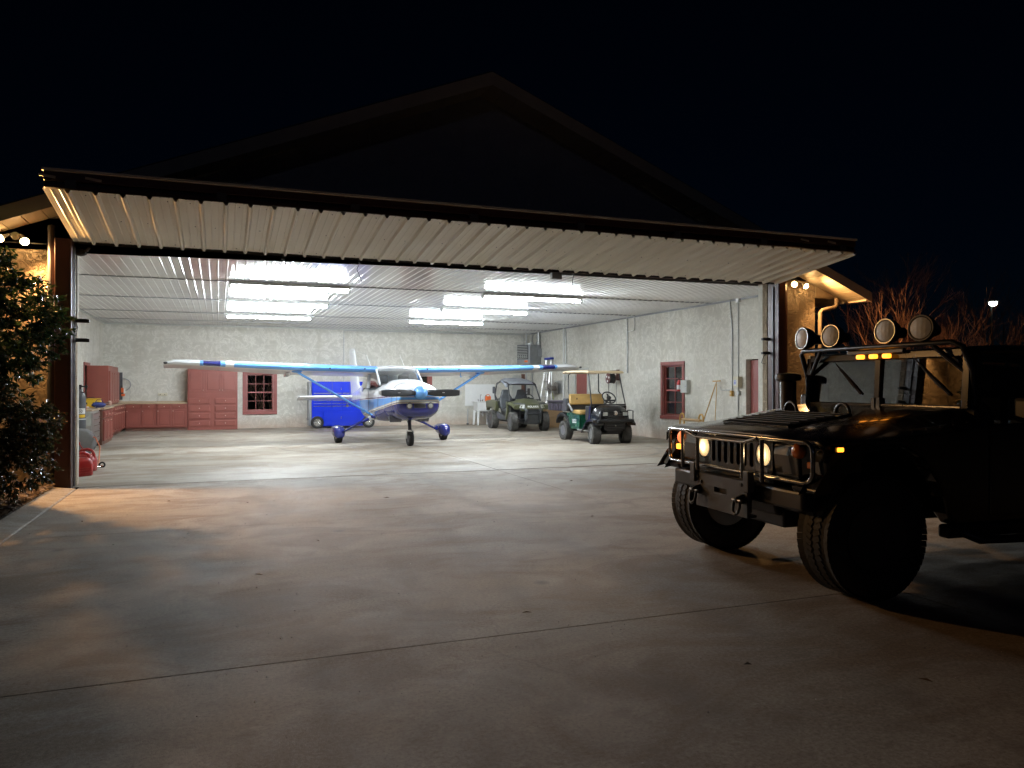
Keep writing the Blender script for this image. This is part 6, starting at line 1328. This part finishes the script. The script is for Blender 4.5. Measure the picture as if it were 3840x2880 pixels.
# air intake snorkel on the far side
sn = bpy.data.objects.new('air_intake', None); COL.objects.link(sn); sn.parent = tk; sn.location = (-.84, -1.02, 0)
MB().lathe([(.085, 1.18), (.085, 1.27), (.078, 1.28), (.078, 1.54), (.07, 1.55)], n=22).build('intake_pipe', 'black_plastic', sn, smooth=40)
MB().lathe([(.05, 1.54), (.12, 1.555), (.125, 1.58), (.12, 1.61), (.09, 1.625), (0, 1.63)], n=24).build('intake_cap', 'black_plastic', sn, smooth=40)
MB().tube([(.082*math.cos(q), .082*math.sin(q), 1.27) for q in (2*math.pi*k/22 for k in range(22))], .009, 6, closed=True).build('hose_clamp', 'dark_grey', sn, smooth=60)
# wheels: deep treaded tyres
def truck_wheel(c, side, steer):
    e = bpy.data.objects.new('wheel', None); COL.objects.link(e); e.parent = tk; e.location = c; e.rotation_euler = (0, 0, steer)
    r, w = .442, .285; ax = Vector((0, side, 0)); mb = MB()
    mb.lathe([(r*.50, -w*.36), (r*.60, -w*.48), (r*.80, -w*.51), (r*.93, -w*.46), (r*.965, -w*.36), (r*.965, w*.36), (r*.93, w*.46), (r*.80, w*.51), (r*.60, w*.48), (r*.50, w*.36)], (0, 0, 0), ax, 48, caps=False)
    n = 60
    for k in range(n):
        for row, (yy, wd, skew) in enumerate(((-.42, .24, 8), (-.14, .22, -28), (.14, .22, 28), (.42, .24, -8))):
            a = 2*math.pi*(k+.5*(row % 2))/n; rot = Matrix.Rotation(a, 3, 'Y')
            edge = row in (0, 3); rr_ = r*(.974 if not edge else .962)
            mb.obox(rot @ Vector((0, yy*w, rr_)), (2*math.pi*r/n*(.92 if edge else .80), w*wd, r*.018), rot @ Matrix.Rotation(R(skew), 3, 'Z') @ Matrix.Rotation(R(-14 if row == 0 else (14 if row == 3 else 0))*1, 3, 'X'))
    mb.build('tyre', 'tyre', e, smooth=30)
    MB().lathe([(r*.51, w*.40), (r*.48, w*.34), (r*.44, w*.02), (r*.25, -.02), (r*.20, w*.22), (0, w*.24)], (0, 0, 0), ax, 30).build('rim', 'plate_grey', e, smooth=35)
    MB().lathe([(r*.50, -w*.38), (r*.47, -w*.30), (r*.45, -w*.05), (r*.1, 0)], (0, 0, 0), ax, 30).build('rim_back', 'alu', e, smooth=35)
    for k in range(8): a = 2*math.pi*k/8; MB().cyl((r*.36*math.cos(a), side*.02, r*.36*math.sin(a)), (r*.36*math.cos(a), side*.05, r*.36*math.sin(a)), .016, n=6).build('rim_bolt', 'chrome', e)
    MB().cyl((0, side*w*.22, 0), (0, side*w*.34, 0), .055, .05, 12).build('hub', 'alu', e, smooth=40)
for s_ in (-1, 1):
    truck_wheel((0, s_*.89, .440), s_, R(1)); truck_wheel((-3.30, s_*.89, .440), s_, 0)

# ------------------------------------------------------------------ shrubs on the left
def leaf_mat(name, c0, c1, c2, rough):
    t = NT(name); oi = t.new('ShaderNodeNewGeometry').outputs['Random Per Island']
    c = t.ramp(oi, [(0, c0), (.6, c1), (.93, c1), (1, c2)])
    t.set(col=c, rough=rough, spec=.6)
    tr = t.n.new('ShaderNodeBsdfTranslucent'); t.l.new(c, tr.inputs[0]); mx = t.n.new('ShaderNodeMixShader'); mx.inputs[0].default_value = .22
    t.l.new(t.b.outputs[0], mx.inputs[1]); t.l.new(tr.outputs[0], mx.inputs[2]); t.l.new(mx.outputs[0], t.n['Material Output'].inputs[0]); return t.m
M['leaf_dark'] = leaf_mat('glossy_dark_leaf', (.012, .030, .014), (.030, .060, .024), (.10, .11, .03), .20)
M['leaf_bronze'] = leaf_mat('bronze_green_leaf', (.022, .030, .014), (.050, .055, .022), (.26, .09, .025), .22)
M['bark'] = paint('brown_bark', (.10, .065, .042), .85, var=.35, scale=12, bump=.4, bscale=40)
def foliage(mb, blobs, n, rnd, L0, L1, droop=.3):
    tot = sum(b[3]*b[4]*b[5] for b in blobs)
    for bx, by, bz, rx, ry, rz in blobs:
        m = int(n*rx*ry*rz/tot); cl = max(6, m//26)
        for c in range(cl):
            # a twig tip: leaves radiate around a short shoot
            while True:
                d = Vector((rnd.uniform(-1, 1), rnd.uniform(-1, 1), rnd.uniform(-1, 1)))
                if .05 < d.length <= 1: break
            rad = d.length**.45; d.normalize()
            k = 1 + .28*mnoise.noise((d.x*2.2+bx, d.y*2.2+by, d.z*2.2+bz))
            p = Vector((bx+d.x*rx*rad*k, by+d.y*ry*rad*k, bz+d.z*rz*rad*k))
            if p.z < .04: continue
            out = (d + Vector((rnd.uniform(-.6, .6), rnd.uniform(-.6, .6), rnd.uniform(-.5, .4)))).normalized()
            for q in range(26):
                t_ = rnd.random(); base = p + out*(t_*.16-.08)
                ld = (out*.5 + Vector((rnd.gauss(0, .7), rnd.gauss(0, .7), rnd.gauss(-droop, .5)))).normalized()
                L = rnd.uniform(L0, L1); w = L*rnd.uniform(.17, .24); u, v = frame_of(ld)
                a = rnd.random()*6.28; sd = u*math.cos(a)+v*math.sin(a); nn = ld.cross(sd)
                t0, t1, t2, t3 = base, base+ld*L*.45+sd*w+nn*L*.06, base+ld*L-nn*L*.05, base+ld*L*.45-sd*w+nn*L*.06
                md = base+ld*L*.5
                mb.add([t0, t1, t2, md, t3], [(0, 1, 3), (1, 2, 3), (0, 3, 4), (3, 2, 4)])
def stems(mb, base, tips, r):
    for t_ in tips:
        b = Vector(base) + Vector((random.uniform(-.06, .06), random.uniform(-.06, .06), 0)); t_ = Vector(t_); m = b.lerp(t_, .5) + Vector((random.uniform(-.1, .1), random.uniform(-.1, .1), .1))
        mb.tube([b, b.lerp(m, .6), m, t_], r, 6, taper=.3)
rnd = random.Random(11)
sh = thing('tall_shrub', 'tall dark glossy leaved shrub at the left edge in front of the stucco wall', 'shrub', (-2.75, 11.3, 0))
mb = MB(); foliage(mb, [(-2.75, 11.2, 2.35, .85, .75, .62), (-2.45, 11.15, 2.15, .62, .55, .45), (-2.95, 11.0, 2.95, .55, .55, .50), (-3.3, 11.2, 1.7, .8, .7, .6), (-2.55, 11.3, 1.75, .45, .5, .35), (-3.5, 11.3, 2.6, .8, .7, .8)], 42000, rnd, .03, .10)
mb.xf(Matrix.Translation((2.75, -11.3, 0))).build('crown', 'leaf_dark', sh)
mb = MB(); stems(mb, (0, 0, 0), [(.1, 0, 2.2), (-.25, -.1, 2.6), (.25, .1, 1.9), (-.5, .1, 2.2), (-.1, -.2, 2.9)], .03); mb.build('trunk', 'bark', sh, smooth=60)
sh = thing('low_shrub', 'lower bushy shrub with bronze tinted leaves below the tall shrub', 'shrub', (-2.6, 10.75, 0))
mb = MB(); foliage(mb, [(-2.75, 10.75, .95, .85, .65, .55), (-2.35, 10.8, 1.05, .55, .5, .36), (-2.35, 10.7, .60, .5, .45, .40), (-3.2, 10.6, .7, .7, .6, .65), (-2.95, 10.4, .45, .5, .5, .42)], 36000, rnd, .025, .085)
mb.xf(Matrix.Translation((2.6, -10.75, 0))).build('crown', 'leaf_bronze', sh)
mb = MB(); stems(mb, (0, 0, 0), [(.2, 0, .9), (-.25, -.1, 1.0), (.25, .1, .6), (-.5, .1, .9), (0, -.25, .7)], .02); mb.build('trunk', 'bark', sh, smooth=60)

# ------------------------------------------------------------------ bare shrubs on the right behind the truck
M['bare_bark'] = paint('reddish_bare_twig_bark', (.32, .165, .11), .8, var=.3, scale=10)
def bare_tree(label, loc, h, spread, seed, depth=5, nst=6):
    r_ = random.Random(seed); o = thing('bare_shrub', label, 'bare shrub', loc, 0, 'leafless shrubs beside the hangar')
    tr = MB(); tw = MB()
    def grow(p, d, L, r, lev):
        pts = [p]; q = p.copy(); dd = d.copy(); n = 3
        for k in range(n):
            dd = (dd + Vector((r_.gauss(0, .12), r_.gauss(0, .12), r_.gauss(.03, .08)))).normalized(); q = q + dd*(L/n); pts.append(q.copy())
        (tr if lev < 2 else tw).tube(pts, r, 5 if lev < 2 else 3, taper=.6)
        if lev >= depth: return
        if loc[1] < 20 and q.x + loc[0] < 12.75: return
        for k in range(r_.choice((2, 3, 3)) if lev < depth-1 else 3):
            ax = Vector((r_.gauss(0, 1), r_.gauss(0, 1), r_.gauss(0, .4))); nd = (dd + ax.normalized()*r_.uniform(.35, .75)*spread + Vector((0, 0, .12))).normalized()
            st = pts[r_.choice((2, 3, 3))]; grow(st, nd, L*r_.uniform(.62, .85), r*.58, lev+1)
    for k in range(nst):
        a = 2*math.pi*k/nst + r_.uniform(-.3, .3); d = Vector((math.cos(a)*.45*spread, math.sin(a)*.45*spread, 1)).normalized()
        grow(Vector((math.cos(a)*.08, math.sin(a)*.08, 0)), d, h*.30*r_.uniform(.85, 1.1), .030, 0)
    tr.build('trunk', 'bare_bark', o, smooth=60); tw.build('crown', 'bare_bark', o)
bare_tree('leafless reddish shrub nearest the downspout, right of the hangar corner', (13.7, 12.6, 0), 4.6, .82, 4)
bare_tree('leafless shrub with one tall upright twig cluster behind the third roof lamp', (14.7, 12.5, 0), 4.1, .8, 9, 5, 4)
bare_tree('low spreading leafless shrub right of the roof lamps', (15.8, 12.0, 0), 3.5, 1.05, 15)
bare_tree('leafless shrub in front of the distant yard light at the right edge', (16.9, 12.3, 0), 4.1, .9, 23)
bare_tree('small leafless shrub between the two right hand roof lamps', (14.0, 11.6, 0), 2.5, 1.0, 31, 4)
bare_tree('leafless shrub outside, seen through the back wall window', (1.55, 30.3, 0), 2.6, 1.0, 44, 4)
# distant yard light beyond the shrubs
yl = thing('yard_light', 'distant bright white yard light glowing through the bare twigs', 'yard light', (33.0, 25.0, 0))
MB().cyl((0, 0, 0), (0, 0, 5.3), .07, .05, 8).tube([(0, 0, 5.2), (-.1, -.1, 5.45), (-.3, -.3, 5.45)], .03, 6).build('pole', 'black_metal', yl, smooth=50)
MB().lathe([(.06, .12), (.16, .05), (.22, 0), (.20, -.01)], (-.32, -.32, 5.32), n=14).build('lamp_shade', 'grey_box', yl, smooth=40)
M['yard_glow'] = emit('cold_yard_lamp_glow', (.85, 1.0, .80), 14)
MB().ball((-.32, -.32, 5.24), (.17, .17, .14), 12, 8).build('bulb', 'yard_glow', yl, smooth=60)
# ------------------------------------------------------------------ fallen leaves and small stones on the apron
rnd = random.Random(21)
LEAVES = (((-.6, 10.9), 'in the orange light patch'), ((.35, 10.4), 'just right of the orange light patch'), ((2.1, 10.2), 'in front of the airplane nose'), ((5.2, 11.0), 'close in front of the black truck bumper'), ((.9, 7.6), 'in the middle of the apron'), ((4.0, 7.9), 'beside the far front tyre'), ((.3, 6.4), 'at the left of the near apron'), ((3.35, 2.9), 'at the bottom right corner area'), ((1.9, 4.7), 'beside the near slab joint'), ((-1.4, 9.6), 'close to the left kerb'), ((2.65, 3.4), 'lowest in the middle of the picture'))
for k, ((x, y), where) in enumerate(LEAVES):
    L, w = rnd.uniform(.022, .05), rnd.uniform(.008, .016); m = Matrix.Translation((x, y, .006)) @ Matrix.Rotation(rnd.random()*6.28, 4, 'Z')
    mb = MB().add([m @ Vector(q) for q in ((-L, 0, .002), (-L*.2, -w, .012), (L, 0, .004), (-L*.1, w, .010), (0, 0, .003))], [(0, 1, 4), (1, 2, 4), (2, 3, 4), (3, 0, 4)]); tag(mb.build('fallen_leaf', 'litter'), 'small brown fallen leaf on the concrete ' + where, 'leaf', 'fallen leaves on the concrete')
lm = MB()
for k in range(900):
    x, y = rnd.uniform(-1.8, 5.5), rnd.uniform(1.6, 11.5); r_ = rnd.uniform(.0012, .0035)*(1.6 if rnd.random() < .12 else 1); lm.ball((x, y, .0015+r_*.6), (r_*1.3, r_, r_*.7), 5, 3)
t = NT('pale_grit'); oi = t.new('ShaderNodeNewGeometry').outputs['Random Per Island']; t.set(col=t.ramp(oi, [(0, (.10, .085, .07)), (.6, (.45, .42, .38)), (1, (.85, .85, .82))]), rough=.4); M['grit'] = t.m
tag(lm.build('grit', 'grit'), 'tiny pale grit scattered over the concrete apron', 'grit', kind='stuff')

# ------------------------------------------------------------------ put every grouping empty at the base of its thing
bpy.context.view_layer.update()
for o in [o for o in sc.objects if o.type == 'EMPTY' and o.parent is None and o.location.length < 1e-6]:
    pts = [c.matrix_world @ Vector(b) for c in o.children_recursive if c.type == 'MESH' for b in c.bound_box]
    if not pts: continue
    lo = Vector((min(p.x for p in pts), min(p.y for p in pts), min(p.z for p in pts))); hi = Vector((max(p.x for p in pts), max(p.y for p in pts), max(p.z for p in pts)))
    off = Vector(((lo.x+hi.x)/2, (lo.y+hi.y)/2, lo.z)); o.location = off
    for c in o.children: c.location = c.location - off
